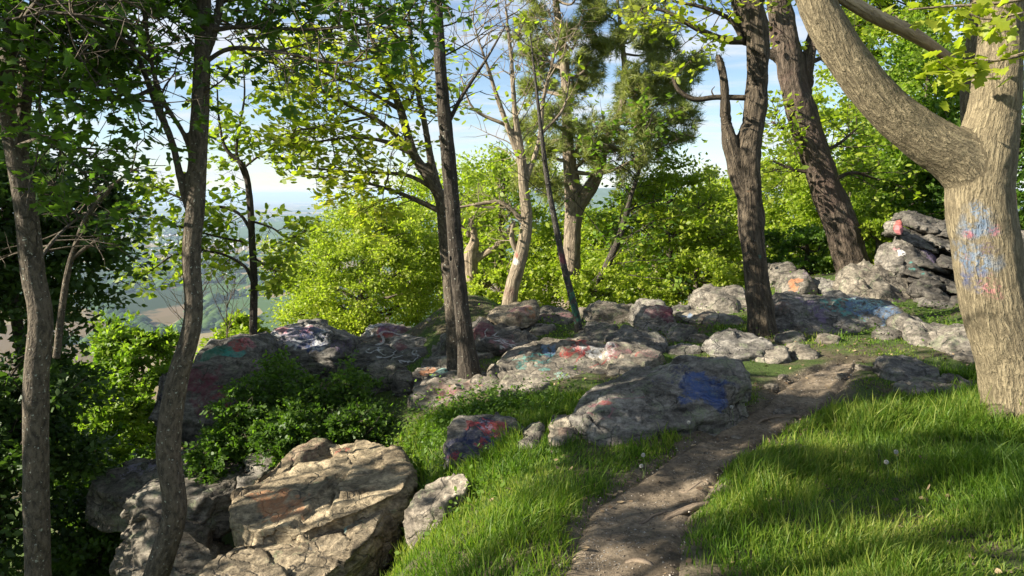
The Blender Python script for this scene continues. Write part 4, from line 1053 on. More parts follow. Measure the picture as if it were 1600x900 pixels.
for u, v, r, cn_, cv in [(1522,350,28,'sky',.7),(1510,400,24,'sky',.75),(1535,410,26,'sky',.7),(1512,440,20,'blue',.75),(1525,435,22,'blue',.6),(1515,365,9,'red',.7),(1512,400,6,'red',.5),(1508,412,6,'pink',.5),(1548,360,14,'pink',.5),(1545,445,18,'pink',.45),(1530,330,18,'sky',.6),(1540,390,14,'purple',.5)]:
    h = hit(bv, u, v)
    if h is not None: pt.append((h - base, px(r, 5) * 1.2, PC[cn_], cv - .12, 0.75))
M['bark_big'] = bark_mat('bark_corrugated', (0.09, 0.072, 0.043), (0.285, 0.234, 0.142), 64, 0.2, 0.015, 0.12, pt)
root = empty('forked_tree', base, 'big forked tree with blue paint on its trunk at the right edge', 'tree')
link('trunk', shift_mesh(big_me, base), M['bark_big'], root)
dl = curve([(1517,118,.36),(1470,82,.3),(1420,50,.2),(1365,24,.1),(1305,-12,0),(1240,-60,-.1)], Yb, [14,16,22,22,20,12])
M['bark_dead'] = bark_mat('bark_dead_wood', (0.16, 0.12, 0.08), (0.46, 0.36, 0.24), 30, 0.1, 0.008, 0.0)
V, Q, T, Bk = tube(dl[0] - base, dl[1], 10)
o = link('dead_limb', make_mesh('dead_limb', V, [Q, T], attrs={'bark': Bk}), M['bark_dead'], root); o['label'] = 'bare broken limb with pale wood'
# leafy sprig with large leaves
sp = [curve([(1620,78,-.5),(1570,92,-.5),(1520,98,-.48),(1470,92,-.45)], Yb, [7,5,4,2]), curve([(1640,-10,-.4),(1560,5,-.4),(1480,10,-.4),(1420,15,-.4)], Yb, [7,5,4,2]), curve([(1540,97,-.48),(1500,115,-.5),(1465,95,-.5)], Yb, [4,3,2]), curve([(1600,20,-.45),(1540,30,-.45),(1500,12,-.45)], Yb, [4,3,2])]
V, Q, T, Bk = merge([tube(p - base, r, 6) for p, r in sp])
spo = link('sprig', make_mesh('sprig', V, [Q, T], attrs={'bark': Bk}), M['bark_tan'], root); spo['label'] = 'sprig of large lime green leaves'
rs = np.random.RandomState(4)
lp, ld = [], []
for p, r in sp:
    for k in range(44):
        i = rs.randint(2, len(p)); lp.append(p[i] + rs.normal(size=3) * np.array([.07, .06, .05]) - np.array([0, 0, .02])); ld.append(np.array([rs.normal() * .6 - .2, rs.normal() * .5 - .4, -0.75]))
single_leaves(root, spo, np.array(lp), np.array(ld), 0.088, 'oak', M['leaf_lime'], rs, 170)
tw = Twigs(33)
tw.sprout(st[1][0], 0.72, 8, 0.9, 0.012, 1, 6, 0.1, 0.5, 8); tw.sprout(st[0][0], 0.86, 8, 1.0, 0.012, 1, 6, 0.1, 0.5, 8)
o = link('twigs', shift_mesh(tw.mesh(), base), M['bark_tan'], root); o['kind'] = 'stuff'
pos, dr = tw.sites(); k = keep_mask(pos)
o = link('crown', shift_mesh(leaf_mesh('crown', pos[k], dr[k], 0.085, 'oak', rs), base), M['leaf_yellow'], root); o['kind'] = 'stuff'

# --- the curved sapling and its leaning neighbour at left
Ya = 4.6
st = [curve([(200,1010),(232,930),(250,880),(273,800),(263,700),(276,600),(302,500),(299,400),(306,320),(311,200),(316,90),(319,0),(324,-120),(330,-240)], Ya, [46,42,41,39,38,35,29,28,29,29,25,22,18,12]),
      curve([(302,340),(288,303),(270,225),(244,163),(212,80,.1),(175,8,.2),(140,-90,.2)], Ya, [14,14,12,11,10,8,6]),
      curve([(309,285),(303,258),(289,212),(262,168),(243,125,-.05),(228,40,-.15),(215,-60,-.2)], Ya, [12,12,10,9,9,8,5]),
      curve([(317,90),(334,50,.05),(345,0,.1),(352,-90,.1)], Ya, [18,16,14,10])]
lm = [curve([(320,48),(380,42,.1),(480,46,.2),(570,38,.3),(650,30,.4)], Ya, [8,6,5,4,2]),
      curve([(318,99),(360,76,-.1),(430,80,-.2),(520,98,-.25),(590,90,-.3)], Ya, [8,7,5,4,2]),
      curve([(345,0,.1),(420,-30,.3),(520,-20,.5),(620,-10,.8)], Ya, [9,7,5,3]),
      curve([(240,140),(200,150,-.2),(160,120,-.3),(110,80,-.4)], Ya, [7,5,4,2]),
      curve([(236,95,-.1),(160,40,-.4),(90,20,-.6),(20,30,-.8)], Ya, [8,6,5,3]),
      curve([(165,-40,.2),(260,-60,.5),(380,-40,.9),(460,-10,1.1)], Ya, [8,6,5,3]),
      curve([(324,-120),(420,-100,-.3),(560,-60,-.4),(700,-10,-.4)], Ya, [10,8,6,3])]
tw = Twigs(41)
for p, r in lm: tw.sprout(p, 0.22, 12, 0.62, 0.007, 1, 5, 0.02, 0.35, 6, spread=0.03)
for s_, t0 in ((1, .62), (2, .5), (3, .3), (0, .72)): tw.sprout(st[s_][0], t0, 12, 0.7, 0.008, 1, 5, 0.05, 0.4, 6, spread=0.03)
build_tree('maple_sapling', 'curved smooth-barked sapling rising in front of the overhanging ledge', 'tree', gz(P(200, 1000, Ya)), st, lm, tw, M['bark_grey'], M['leaf_maple'], 0.062, 'maple', vox=0.013, gnarl=0.004, freq=8, seed=5, singles=300)
Yc = 4.4
st = [curve([(62,1020),(60,900),(56,760),(57,600),(64,500),(52,430),(42,340),(22,230),(8,150),(18,60),(25,-60)], Yc, [42,40,39,38,37,35,34,30,28,26,20]),
      curve([(40,330),(32,250,.1),(38,150,.15),(48,60,.2),(62,-60,.2)], Yc, [24,24,22,20,14]),
      curve([(26,240),(2,170,-.05),(-18,100,-.1),(-40,0,-.1)], Yc, [20,20,18,14])]
lm = [curve([(38,150,.15),(90,130,.3),(140,110,.4),(180,105,.5)], Yc, [8,6,4,2]), curve([(48,60,.2),(110,30,.1),(180,10,0),(250,-10,0)], Yc, [9,7,5,2]),
      curve([(22,230),(70,215,-.2),(110,230,-.3),(150,240,-.3)], Yc, [7,5,4,2]), curve([(18,60),(60,0,-.5),(120,-20,-.7),(200,0,-.8)], Yc, [8,6,4,2]),
      curve([(10,150),(-40,120,.3),(-90,140,.4)], Yc, [7,5,2]), curve([(25,0),(90,60,.8),(140,70,1.0),(170,90,1.1)], Yc, [7,5,4,2]),
      curve([(52,420),(80,380,.5),(110,350,.9),(140,330,1.0)], Yc, [6,5,4,2])]
tw = Twigs(43)
for p, r in lm: tw.sprout(p, 0.2, 12, 0.6, 0.007, 1, 5, 0.02, 0.4, 6, spread=0.03)
for s_, t0 in ((0, .75), (1, .5), (2, .4)): tw.sprout(st[s_][0], t0, 14, 0.7, 0.008, 1, 6, 0.05, 0.45, 7, spread=0.03)
build_tree('maple_tree', 'straight grey trunk at the left edge forking into dark maple foliage', 'tree', gz(P(62, 1000, Yc)), st, lm, tw, M['bark_grey'], M['leaf_maple'], 0.062, 'maple', vox=0.014, gnarl=0.004, freq=8, seed=6, singles=300)
# leafless crooked stem
Yd = 5.2
st = [curve([(88,560),(96,490),(105,430),(116,390),(135,340),(165,302),(212,264),(268,258)], Yd, [12,11,10,9,8,6,4,2])]
lm = [curve([(112,405),(130,390),(148,378),(160,365)], Yd, [6,6,5,3]), curve([(205,268),(212,240),(215,220)], Yd, [3,2,1.5]), curve([(150,316),(147,300),(150,290)], Yd, [3,2,1])]
tw = Twigs(44); tw.sprout(st[0][0], .6, 6, .3, .003, 0, 3, .1, .8, 0)
build_tree('bare_sapling', 'thin crooked leafless sapling beside the left-edge trunk', 'tree', P(88, 560, Yd), st, lm, tw, M['bark_grey'], vox=0.008, seed=7)

# --- slender leafy tree on the teal rock
Ye = 8.7
st = [curve([(396,565),(396,500),(397,440),(394,380),(390,310),(381,262),(354,234),(344,200),(340,150),(338,90)], Ye, [14,13,12,11.5,11,9,7,5,4,2])]
lm = [curve([(395,442),(382,416),(350,398),(316,391),(290,380)], Ye, [6,5,4,4,2]), curve([(393,362),(376,336),(350,324),(316,324),(280,312)], Ye, [6,5,5,4,2]), curve([(386,285),(370,240),(374,200),(382,150),(380,100)], Ye, [6,5,4,3,2]),
      curve([(392,345),(425,356),(450,372),(480,360)], Ye, [4,3,3,1.5]), curve([(381,262),(410,240),(440,225),(475,225)], Ye, [4,3,3,1.5]), curve([(395,400),(420,420),(440,425)], Ye, [3,3,2]),
      curve([(316,391),(270,400),(240,420),(210,440)], Ye, [4,3,2,1.5]), curve([(316,324),(260,300),(230,285)], Ye, [3,3,1.5]), curve([(394,380),(340,370),(270,352),(215,350)], Ye, [4,3,3,1.5])]
tw = Twigs(45)
for p, r in lm: tw.sprout(p, 0.15, 12, 0.42, 0.005, 1, 4, 0.0, 0.5, 6, spread=0.03)
tw.sprout(st[0][0], .45, 14, .5, .005, 1, 4, 0.05, .6, 6, spread=0.03)
build_tree('slender_tree', 'slender dark-stemmed tree with sparse bright leaves standing on the teal rock', 'tree', P(396, 545, Ye), st, lm, tw, M['bark_dark'], M['leaf_yellow'], 0.085, 'oval', vox=0.014, seed=8, singles=250, droop=0.5)

# --- double trunk in the middle
Yf = 7.0
st = [curve([(735,610),(729,545),(720,470),(712,390),(706,310),(698,220),(690,130),(685,50),(680,-60),(676,-160)], Yf, [46,29,25,25,24,23,20,18,15,10]),
      curve([(580,440),(575,435)], Yf + 40, [1, 1])]
st = st[:1]
bd = gz(P(733, 588, Yf))
tw = Twigs(46); tw.sprout(st[0][0], .55, 8, .9, .01, 1, 4, .15, .7, 4)
lmR = [curve([(697,200),(722,150),(760,92),(790,40)], Yf, [7,6,4,2]), curve([(700,245),(690,225),(686,212)], Yf, [6,4,2])]
build_tree('dark_trunk_tree', 'straight dark trunk, right stem of the pair standing mid-picture', 'tree', bd, st, lmR, tw, M['bark_dark'], M['leaf_yellow'], 0.07, 'oval', vox=0.016, gnarl=0.006, freq=9, seed=9, lit=False)
Yg = 7.4
st = [curve([(712,580),(708,500),(701,420),(694,350),(689,310),(668,275),(646,240),(625,170),(602,110),(578,50),(560,-20)], Yg, [30,25,23,22,20,17,15,13,11,8,5]),
      curve([(690,315),(676,262),(665,200),(651,130),(642,60),(636,-20)], Yg, [14,13,11,9,7,5])]
lm = [curve([(655,255),(620,212),(580,182),(520,152),(470,118),(440,100)], Yg, [9,8,7,5,3,2]), curve([(688,330),(660,317),(620,300),(580,288),(545,282)], Yg, [9,8,6,4,2]),
      curve([(648,243),(600,221),(550,215),(490,222),(435,226)], Yg, [7,6,4,3,2]), curve([(685,300),(640,275),(590,270),(540,268),(480,262)], Yg, [7,6,5,4,2]),
      curve([(625,170),(570,140),(520,120),(460,90)], Yg, [6,5,4,2]), curve([(602,110),(560,105),(500,95),(430,110)], Yg, [5,4,3,2]), curve([(640,235),(630,180),(645,150),(650,95)], Yg, [6,5,4,2]),
      curve([(580,182),(540,190),(490,200),(455,205)], Yg, [4,3,3,2])]
tw = Twigs(47)
for p, r in lm: tw.sprout(p, 0.3, 12, 0.65, 0.007, 1, 5, 0.05, 0.3, 7, spread=0.04)
tw.sprout(st[0][0], .6, 10, .8, .008, 1, 5, .05, .4, 6); tw.sprout(st[1][0], .35, 10, .7, .008, 1, 5, .05, .4, 6)
build_tree('spreading_tree', 'branching left stem of the mid-picture pair with yellow-green leaves reaching left', 'tree', gz(P(711, 570, Yg)), st, lm, tw, M['bark_grey'], M['leaf_lime'], 0.075, 'oval', vox=0.016, gnarl=0.005, freq=9, seed=10, lit=False, tilt=0.5)

# --- trees along the edge
Yh = 11.5
st = [curve([(794,500),(799,455),(814,400),(823,345),(818,290),(814,240),(804,170),(800,100),(792,30),(788,-40)], Yh, [28,23,22,19,15,13,9,7,5,3]),
      curve([(817,262),(792,195),(770,130),(752,75),(735,20)], Yh, [11,9,7,5,3]), curve([(819,290),(842,222),(850,150),(868,80),(880,20)], Yh, [10,8,7,5,3])]
lm = [curve([(822,352),(803,332),(780,316),(742,320),(705,326)], Yh, [10,8,7,5,3]), curve([(812,400),(800,375),(803,345)], Yh, [8,8,6]), curve([(820,330),(790,325),(740,323)], Yh, [4,3,2]), curve([(790,195),(740,170),(720,120)], Yh, [6,4,2]), curve([(845,210),(880,170),(890,120)], Yh, [5,4,2])]
tw = Twigs(48)
for p, r in st: tw.sprout(p, .5, 15, 1.1, .012, 1, 5, .2, .8, 0, wig=.5)
for p, r in lm: tw.sprout(p, .3, 6, .7, .01, 1, 4, .1, .7, 2)
tw.sprout(st[0][0], .45, 8, .9, .01, 1, 4, .1, .7, 2)
bb = P(796, 490, Yh); pt = [(P(806, 398, Yh - .1) - bb, .055, PC['red'], .9, .4), (P(806, 408, Yh - .1) - bb, .06, PC['white'], .8, .4), (P(797, 455, Yh - .1) - bb, .16, PC['brown'], .6, .6)]
M['bark_edge'] = bark_mat('bark_edge_tree', (0.09, 0.07, 0.048), (0.32, 0.26, 0.18), 30, 0.2, 0.014, 0.3, pt)
build_tree('bare_crowned_tree', 'pale-barked tree with bare upper twigs and a red blaze on its trunk', 'tree', bb, st, lm, tw, M['bark_edge'], M['leaf_yellow'], 0.10, 'oval', gnarl=0.008, freq=8, seed=11, lit=False)
Yi = 8.6
st = [curve([(909,545),(900,490),(882,420),(868,350),(855,280),(845,200),(836,120),(828,50)], Yi, [15,12,11,10,9,7,5,3])]
tw = Twigs(49); tw.sprout(st[0][0], .45, 12, .7, .007, 1, 4, .2, .8, 1)
bb = gz(P(908, 537, Yi)); pt = [(P(881, 400, Yi) - bb, .09, PC['maroon'], .95, .4), (P(898, 480, Yi) - bb, .3, PC['green'], .35, .5)]
M['bark_lean'] = bark_mat('bark_thin_leaning', (0.02, 0.018, 0.016), (0.09, 0.08, 0.066), 36, 0.25, 0.01, 0.5, pt)
build_tree('thin_leaning_tree', 'thin dark trunk leaning left with a maroon painted band', 'tree', bb, st, [], tw, M['bark_lean'], M['leaf_yellow'], 0.07, 'oval', vox=0.012, seed=12, lit=False)

# --- pine
Yp = 14.0
st = [curve([(893,500),(893,430),(894,365),(897,315),(888,235),(885,150),(880,80),(868,0),(862,-70)], Yp, [34,29,27,30,19,16,14,11,8]),
      curve([(896,330),(922,294),(937,262),(943,232),(957,200),(973,160),(976,105),(970,50),(962,-30)], Yp, [26,23,18,16,14,12,10,8,6])]
lm = []
rs = np.random.RandomState(77)
ends = [(830,60),(840,20),(905,40),(940,20),(1000,35),(1030,55),(1060,95),(1075,105),(1020,70),(850,130),(830,190),(860,230),(920,250),(1000,180),(1050,150),(1060,170),(1025,200),(1045,215),(960,215),(930,190),(900,120),(925,90),(990,120),(840,265),(880,285),(1000,240),(985,140),(870,170),(950,60),(910,-20),(1000,0),(850,-30),(905,215),(1010,110),(860,90)]
for u, v in ends:
    best = min(((abs(a[0] - u) + 0.8 * abs(a[1] - v - 25), k, i) for k in (0, 1) for i, a in enumerate(np.stack(uvof(st[k][0])[:2], 1)) if a[1] > v - 5 and i > 14), default=None)
    if best is None: continue
    s0 = st[best[1]][0][best[2]]; r0 = st[best[1]][1][best[2]]
    e = P(930 + (u - 930) * 1.12, v, Yp + rs.uniform(-1.3, 1.3)); m_ = (s0 + e) / 2 + np.array([0, 0, -0.12]) + rs.normal(size=3) * .08
    lm.append((smooth_line(np.array([s0, m_, e]), 9), np.linspace(min(r0 * .45, .045), .008, 9)))
tw = Twigs(50)
for p, r in lm: tw.sprout(p, .48, 11, .55, .008, 1, 5, .06, .12, 5, wig=.25, spread=.03)
root = build_tree('pine_tree', 'tall twin-stemmed pine with grey-green needles in the middle of the skyline', 'tree', P(893, 470, Yp), st, lm, tw, M['bark_pine'], None, vox=0.03, gnarl=0.01, freq=7, seed=13)
pos, dr = tw.sites(); n = len(pos); ND = 12
rs = np.random.RandomState(3)
d0 = dr / np.linalg.norm(dr, axis=1)[:, None]
dd = d0[:, None] * 0.7 + rs.normal(size=(n, ND, 3)) * 0.75 + np.array([0, 0, .15]); dd /= np.linalg.norm(dd, axis=2)[..., None]
ln = rs.uniform(.09, .17, (n, ND, 1)); sd = np.cross(dd, rs.normal(size=(n, ND, 3))); sd /= np.linalg.norm(sd, axis=2)[..., None]
p0 = pos[:, None] + rs.normal(size=(n, ND, 3)) * .012
V = np.stack([p0 + sd * .006, p0 - sd * .006, p0 + dd * ln], 2).reshape(-1, 3) - np.array(root.location)
o = link('crown', make_mesh('crown', V, [np.arange(n * ND * 3).reshape(-1, 3)], smooth=False), M['needle'], root); o['kind'] = 'stuff'
Yq = 13.2
st = [curve([(900,465),(935,437),(955,400),(968,370),(985,310),(1002,255),(1010,200)], Yq, [14,13,12,11,8,6,3])]
tw = Twigs(51); tw.sprout(st[0][0], .2, 22, 1.5, .014, 1, 6, .05, .35, 8, spread=.06)
build_tree('leaning_green_tree', 'dark leaning stem with layered green leaves right of the pine', 'tree', P(902, 465, Yq), st, [], tw, M['bark_dark'], M['leaf_mid'], 0.11, 'dia', seed=14, lit=False, tilt=.45)

# --- split broken trunk
Yr = 8.3
st = [curve([(1196,548),(1191,505),(1183,440),(1177,380),(1172,300),(1166,250),(1177,190),(1184,120),(1181,60),(1172,0),(1162,-90)], Yr, [56,42,37,36,38,42,34,32,37,41,34]),
      curve([(1172,310),(1146,238),(1135,190),(1131,130),(1122,86)], Yr, [34,26,17,13,5]), curve([(1184,540),(1165,535,-.1),(1150,545,-.15)], Yr, [30,22,8]), curve([(1196,540),(1215,535,-.1)], Yr, [30,10]),
      curve([(1176,70),(1160,20,.1),(1140,-40,.1)], Yr, [24,22,16]), curve([(1186,175),(1196,172)], Yr, [20, 10])]
lm = [curve([(1172,153),(1120,152),(1085,155),(1060,140),(1050,116)], Yr, [9,8,8,7,5]), curve([(1162,64),(1130,62),(1090,45),(1045,20),(1010,10)], Yr, [12,11,9,6,3]), curve([(1160,60),(1140,30),(1100,12),(1050,2)], Yr, [9,7,6,3]),
      curve([(1172,40),(1190,0),(1230,-40)], Yr, [12,9,5]), curve([(1116,152),(1112,142),(1117,135)], Yr, [3,2,1])]
tw = Twigs(52)
for p, r in lm[1:4]: tw.sprout(p, .25, 10, .65, .008, 1, 5, .05, .5, 6, spread=.04)
bb = gz(P(1193, 530, Yr)); pt = [(P(u, v, Yr - .17) - bb, r, PC[c], cv, .4) for u, v, r, c, cv in [(1168,440,.12,'mint',.7),(1167,420,.05,'red',.8),(1165,400,.06,'white',.5),(1166,380,.05,'pink',.6),(1165,330,.08,'orange',.45),(1168,300,.07,'orange',.4),(1195,405,.07,'teal',.4)]]
M['bark_split'] = bark_mat('bark_split_trunk', (0.022, 0.018, 0.014), (0.15, 0.118, 0.08), 34, 0.16, 0.04, 0.25, pt)
build_tree('split_trunk_tree', 'gnarled split trunk with a dead snag and mint paint on its left side', 'tree', bb, st, lm, tw, M['bark_split'], M['leaf_lime'], 0.075, 'oval', vox=0.018, gnarl=0.022, freq=7, seed=15, lit=False, sm=4)
# --- leaning old tree
Ys = 12.6
st = [curve([(1350,470),(1336,425),(1311,350),(1286,280),(1263,210),(1241,140),(1229,70),(1216,0),(1204,-80)], Ys, [74,54,48,45,43,42,40,36,30]), curve([(1252,175),(1262,100),(1272,50),(1280,0),(1290,-60)], Ys, [26,20,18,14,10]),
      curve([(1240,110),(1215,90),(1195,80),(1180,60)], Ys, [22,16,12,8]), curve([(1336,440),(1310,445,-.2),(1290,455,-.3)], Ys, [50,36,10]), curve([(1345,440),(1375,425),(1390,430)], Ys, [40,24,8])]
lm = [curve([(1255,190),(1225,200),(1205,190)], Ys, [8,6,3]), curve([(1275,240),(1310,225),(1340,200)], Ys, [7,5,3]), curve([(1262,100),(1300,80),(1330,40)], Ys, [8,5,3]), curve([(1280,270),(1240,265),(1205,250)], Ys, [7,5,3]), curve([(1290,290),(1330,270),(1370,280)], Ys, [8,6,3]), curve([(1216,0),(1240,-30),(1300,-20)], Ys, [8,6,3])]
tw = Twigs(53)
for p, r in lm: tw.sprout(p, .2, 10, .9, .01, 1, 5, .05, .45, 6, spread=.06)
tw.sprout(st[1][0], .3, 8, .8, .01, 1, 5, .05, .45, 6, spread=.06); tw.sprout(st[0][0], .75, 8, .9, .01, 1, 5, .05, .45, 6, spread=.06)
M['bark_old'] = bark_mat('bark_old_leaning', (0.03, 0.024, 0.018), (0.16, 0.122, 0.088), 26, 0.22, 0.05, 0.2, (), (0.11, 0.075, 0.058))
build_tree('leaning_old_tree', 'thick rough-barked tree leaning left behind the wide teal-streaked boulder', 'tree', gz(P(1345, 450, Ys)), st, lm, tw, M['bark_old'], M['leaf_yellow'], 0.10, 'oval', vox=0.028, gnarl=0.03, freq=6, seed=16, lit=False, sm=4)
# --- thin pale trunk right of the big tree
Yt = 9.0
st = [curve([(1590,400),(1583,330),(1578,250),(1574,150),(1570,60)], Yt, [15,13,11,9,6])]
bb = P(1590, 400, Yt); pt = [(P(1582, 310, Yt) - bb, .1, PC['red'], .8, .4)]
M['bark_pale'] = bark_mat('bark_pale_thin', (0.16, 0.13, 0.10), (0.40, 0.35, 0.28), 30, 0.3, 0.01, 0.3, pt)
tw = Twigs(54); tw.sprout(st[0][0], .5, 8, .7, .007, 1, 4, .1, .6, 6)
build_tree('thin_pale_tree', 'thin pale trunk with a red band just right of the big forked tree', 'tree', bb, st, [], tw, M['bark_pale'], M['leaf_mid'], 0.09, 'oval', vox=0.014, seed=17, lit=False)
# --- gnarled stump-like tree beside the double trunk
Yu = 13.0
st = [curve([(738,480),(737,440),(735,400),(742,375),(735,340)], Yu, [26,22,22,14,8]), curve([(736,410),(760,395),(785,375),(800,352)], Yu, [14,12,9,6])]
lm = [curve([(742,460),(770,440),(790,425),(805,430)], Yu, [9,8,7,4]), curve([(735,370),(715,345),(705,320)], Yu, [7,5,3])]
tw = Twigs(55)
for p, r in lm + st: tw.sprout(p, .4, 7, .8, .01, 1, 4, .1, .7, 3)
build_tree('gnarled_tree', 'short gnarled tree half hidden behind the double trunk', 'tree', P(738, 475, Yu), st, lm, tw, M['bark_tan'], M['leaf_yellow'], 0.10, 'oval', vox=0.025, gnarl=0.02, freq=7, seed=18, lit=False)
# bare twig bushes on the cliff
for k, (u, v, Yw) in enumerate([(355, 540, 11.0), (300, 560, 11.5)]):
    tw = Twigs(56 + k); bb = P(u, v, Yw)
    st = [(smooth_line(np.array([bb + np.array([0, 0, -.6]), bb, bb + np.array([.03, 0, .7]), bb + np.array([.12, 0, 1.4])]), 13), np.linspace(.02, .005, 13))]
    tw.sprout(st[0][0], .35, 13, 1.0, .008, 1, 5, .35, .8, 0, wig=.25, fork=.9)
    build_tree('bare_shrub', ['leafless twiggy shrub beside the slender tree', 'leafless twiggy shrub just right of the curved sapling'][k], 'shrub', bb, st, [], tw, M['bark_bg'], vox=0.012, seed=20 + k)

# --- crowns beyond the rocks
CT = [  # name, label, box, Y, dY, leaf, n, size, options
 ('round_tree', 'large rounded yellow-green tree behind the blue and lilac rock', (425,300,705,560), 16, 2.0, 'leaf_spring', 72000, .064, dict(clumps=210, wpx=22, limbs=26, cl=.12, tilt=1.1)),
 ('leafy_bush', 'small yellow-green bush below the slender tree', (335,488,420,580), 12.5, .7, 'leaf_yellow', 5000, .085, dict(clumps=22)),
 ('leafy_bush', 'yellow-green bush on the slope just left of the curved sapling', (140,500,300,700), 10.0, 1.0, 'leaf_fresh', 20000, .07, dict(clumps=45)),
 ('leafy_bush', 'yellow-green bush behind the left-edge trunk, low on the slope', (70,600,240,760), 8.6, .8, 'leaf_fresh', 15000, .062, dict(clumps=40)),
 ('leafy_bush', 'green bush low between the left trunks', (90,700,230,880), 7.6, .7, 'leaf_mid', 12000, .055, dict(clumps=36)),
 ('leafy_tree', 'yellow-green tree behind the pale-barked bare-crowned tree', (690,205,890,500), 19, 1.8, 'leaf_yellow', 22000, .10, dict(clumps=80, wpx=16, hollow=.3)),
 ('leafy_tree', 'yellow-green tree low behind the pine trunk', (850,330,1010,520), 18, 1.6, 'leaf_yellow', 20000, .095, dict(clumps=80, wpx=14)),
 ('leafy_tree', 'mid-green layered tree between the pine and the split trunk', (930,245,1160,490), 14.8, 1.5, 'leaf_yellow', 20000, .085, dict(clumps=60, wpx=16, flat=.3, limbs=16)),
 ('leafy_tree', 'pale feathery tree just left of the split trunk', (1070,245,1200,450), 21, 1.6, 'leaf_pale', 12000, .11, dict(clumps=60, wpx=10, flat=1.0, cl=.11)),
 ('leafy_bush', 'lime bush at the cliff edge left of the split trunk', (1010,400,1170,490), 13.2, .8, 'leaf_spring', 7000, .07, dict(clumps=44)),
 ('leafy_bush', 'lime bush at the cliff edge below the pine', (870,420,1000,500), 12.6, .7, 'leaf_spring', 7000, .07, dict(clumps=40)),
 ('leafy_bush', 'lime bush behind the tilted red-edged slab', (720,420,830,500), 12.8, .7, 'leaf_spring', 7000, .07, dict(clumps=40)),
 ('leafy_tree', 'yellow-green tree between the split trunk and leaning old tree', (1185,235,1330,440), 19, 1.6, 'leaf_yellow', 20000, .095, dict(clumps=80, wpx=14, flat=.35)),
 ('leafy_bush', 'green bush behind the orange sprayed boulder', (1195,350,1320,450), 14.5, .8, 'leaf_mid', 11000, .075, dict(clumps=34)),
 ('leafy_tree', 'tall rich green maple behind the limb of the big tree', (1350,40,1540,330), 15, 1.7, 'leaf_fresh', 30000, .09, dict(clumps=100, wpx=20, limbs=14)),
 ('leafy_tree', 'green understory tree behind the layered outcrop', (1320,240,1500,420), 14.0, 1.2, 'leaf_fresh', 24000, .08, dict(clumps=64, wpx=14)),
 ('leafy_bush', 'bright bush directly left of the layered outcrop', (1330,330,1420,430), 12.6, .6, 'leaf_yellow', 6500, .075, dict(clumps=30)),
 ('leafy_tree', 'dark green tree behind the big forked trunk', (1480,150,1660,430), 12.5, 1.2, 'leaf_maple', 24000, .085, dict(clumps=80, wpx=16)),
 ('leafy_tree', 'yellow-green crown above the broken limb at top right', (1290,-80,1560,110), 17, 1.6, 'leaf_yellow', 14000, .12, dict(clumps=52, wpx=14)),
 ('leafy_tree', 'airy green tree seen between leaning old tree and big limb', (1230,120,1420,330), 21, 1.6, 'leaf_yellow', 7000, .13, dict(clumps=40, wpx=14, cl=.14)),
 ('leafy_tree', 'distant yellow-green tree between double trunk and bare-crowned tree', (600,255,800,460), 23, 1.8, 'leaf_yellow', 18000, .115, dict(clumps=80, wpx=14)),
 ('leafy_tree', 'airy yellow-green tree behind the pine and split trunk', (980,280,1230,470), 20, 1.8, 'leaf_yellow', 20000, .10, dict(clumps=90, wpx=14, flat=.4)),
 ('leafy_tree', 'airy yellow-green tree right behind the leaning old tree', (1240,220,1420,420), 17, 1.4, 'leaf_yellow', 18000, .09, dict(clumps=80, wpx=14, flat=.4)),
 ('dense_tree', 'dense dark tree filling the left edge above the slope', (-140,150,172,520), 6.9, 1.1, 'leaf_dark', 26000, .075, dict(clumps=110, wpx=34, hollow=.15, lit=True)),
 ('leafy_bush', 'dark green bush at the bottom left corner between the two near trunks', (60,790,270,1010), 6.6, .7, 'leaf_maple', 14000, .06, dict(clumps=60, hollow=.1)),
 ('dense_tree', 'dense dark lower tree at the left edge beneath the forked maple', (-160,470,130,960), 6.3, 1.0, 'leaf_dark', 26000, .07, dict(clumps=110, wpx=30, hollow=.1, lit=True)),
]
for k, (nm, lb, box, Y_, dY_, lf, n, sz, op) in enumerate(CT):
    crown_tree(nm, lb, box, Y_, dY_, M[lf], n, sz, 200 + k, cat='bush' if 'bush' in nm else 'tree', group='bushes beyond the rocks' if 'bush' in nm else 'trees beyond the rocks', **op)
# dark shrub thicket in the hollow
for k, (lb, box, Y_, n) in enumerate([('dark green shrub in front of the blue and lilac rock', (385,545,500,690), 7.0, 5200), ('dark green shrub nearest the squat mossy rock', (480,560,585,680), 6.9, 5200), ('dark green shrub against the dark maroon boulder', (335,590,430,720), 6.6, 5200),
                                      ('low dark shrub spilling over the mossy grey boulder', (395,630,520,715), 6.3, 6500), ('low green shrub at the upper end of the sunlit slab', (500,630,610,690), 6.4, 5000), ('dark shrub hanging over the overhanging ledge', (300,670,390,760), 6.3, 5000)]):
    crown_tree('dark_shrub', lb, box, Y_, .38, M['leaf_maple'], n, .038, 300 + k, kind='oval', clumps=70, wpx=5, group='shrubs in the hollow', hollow=.15, cat='shrub')
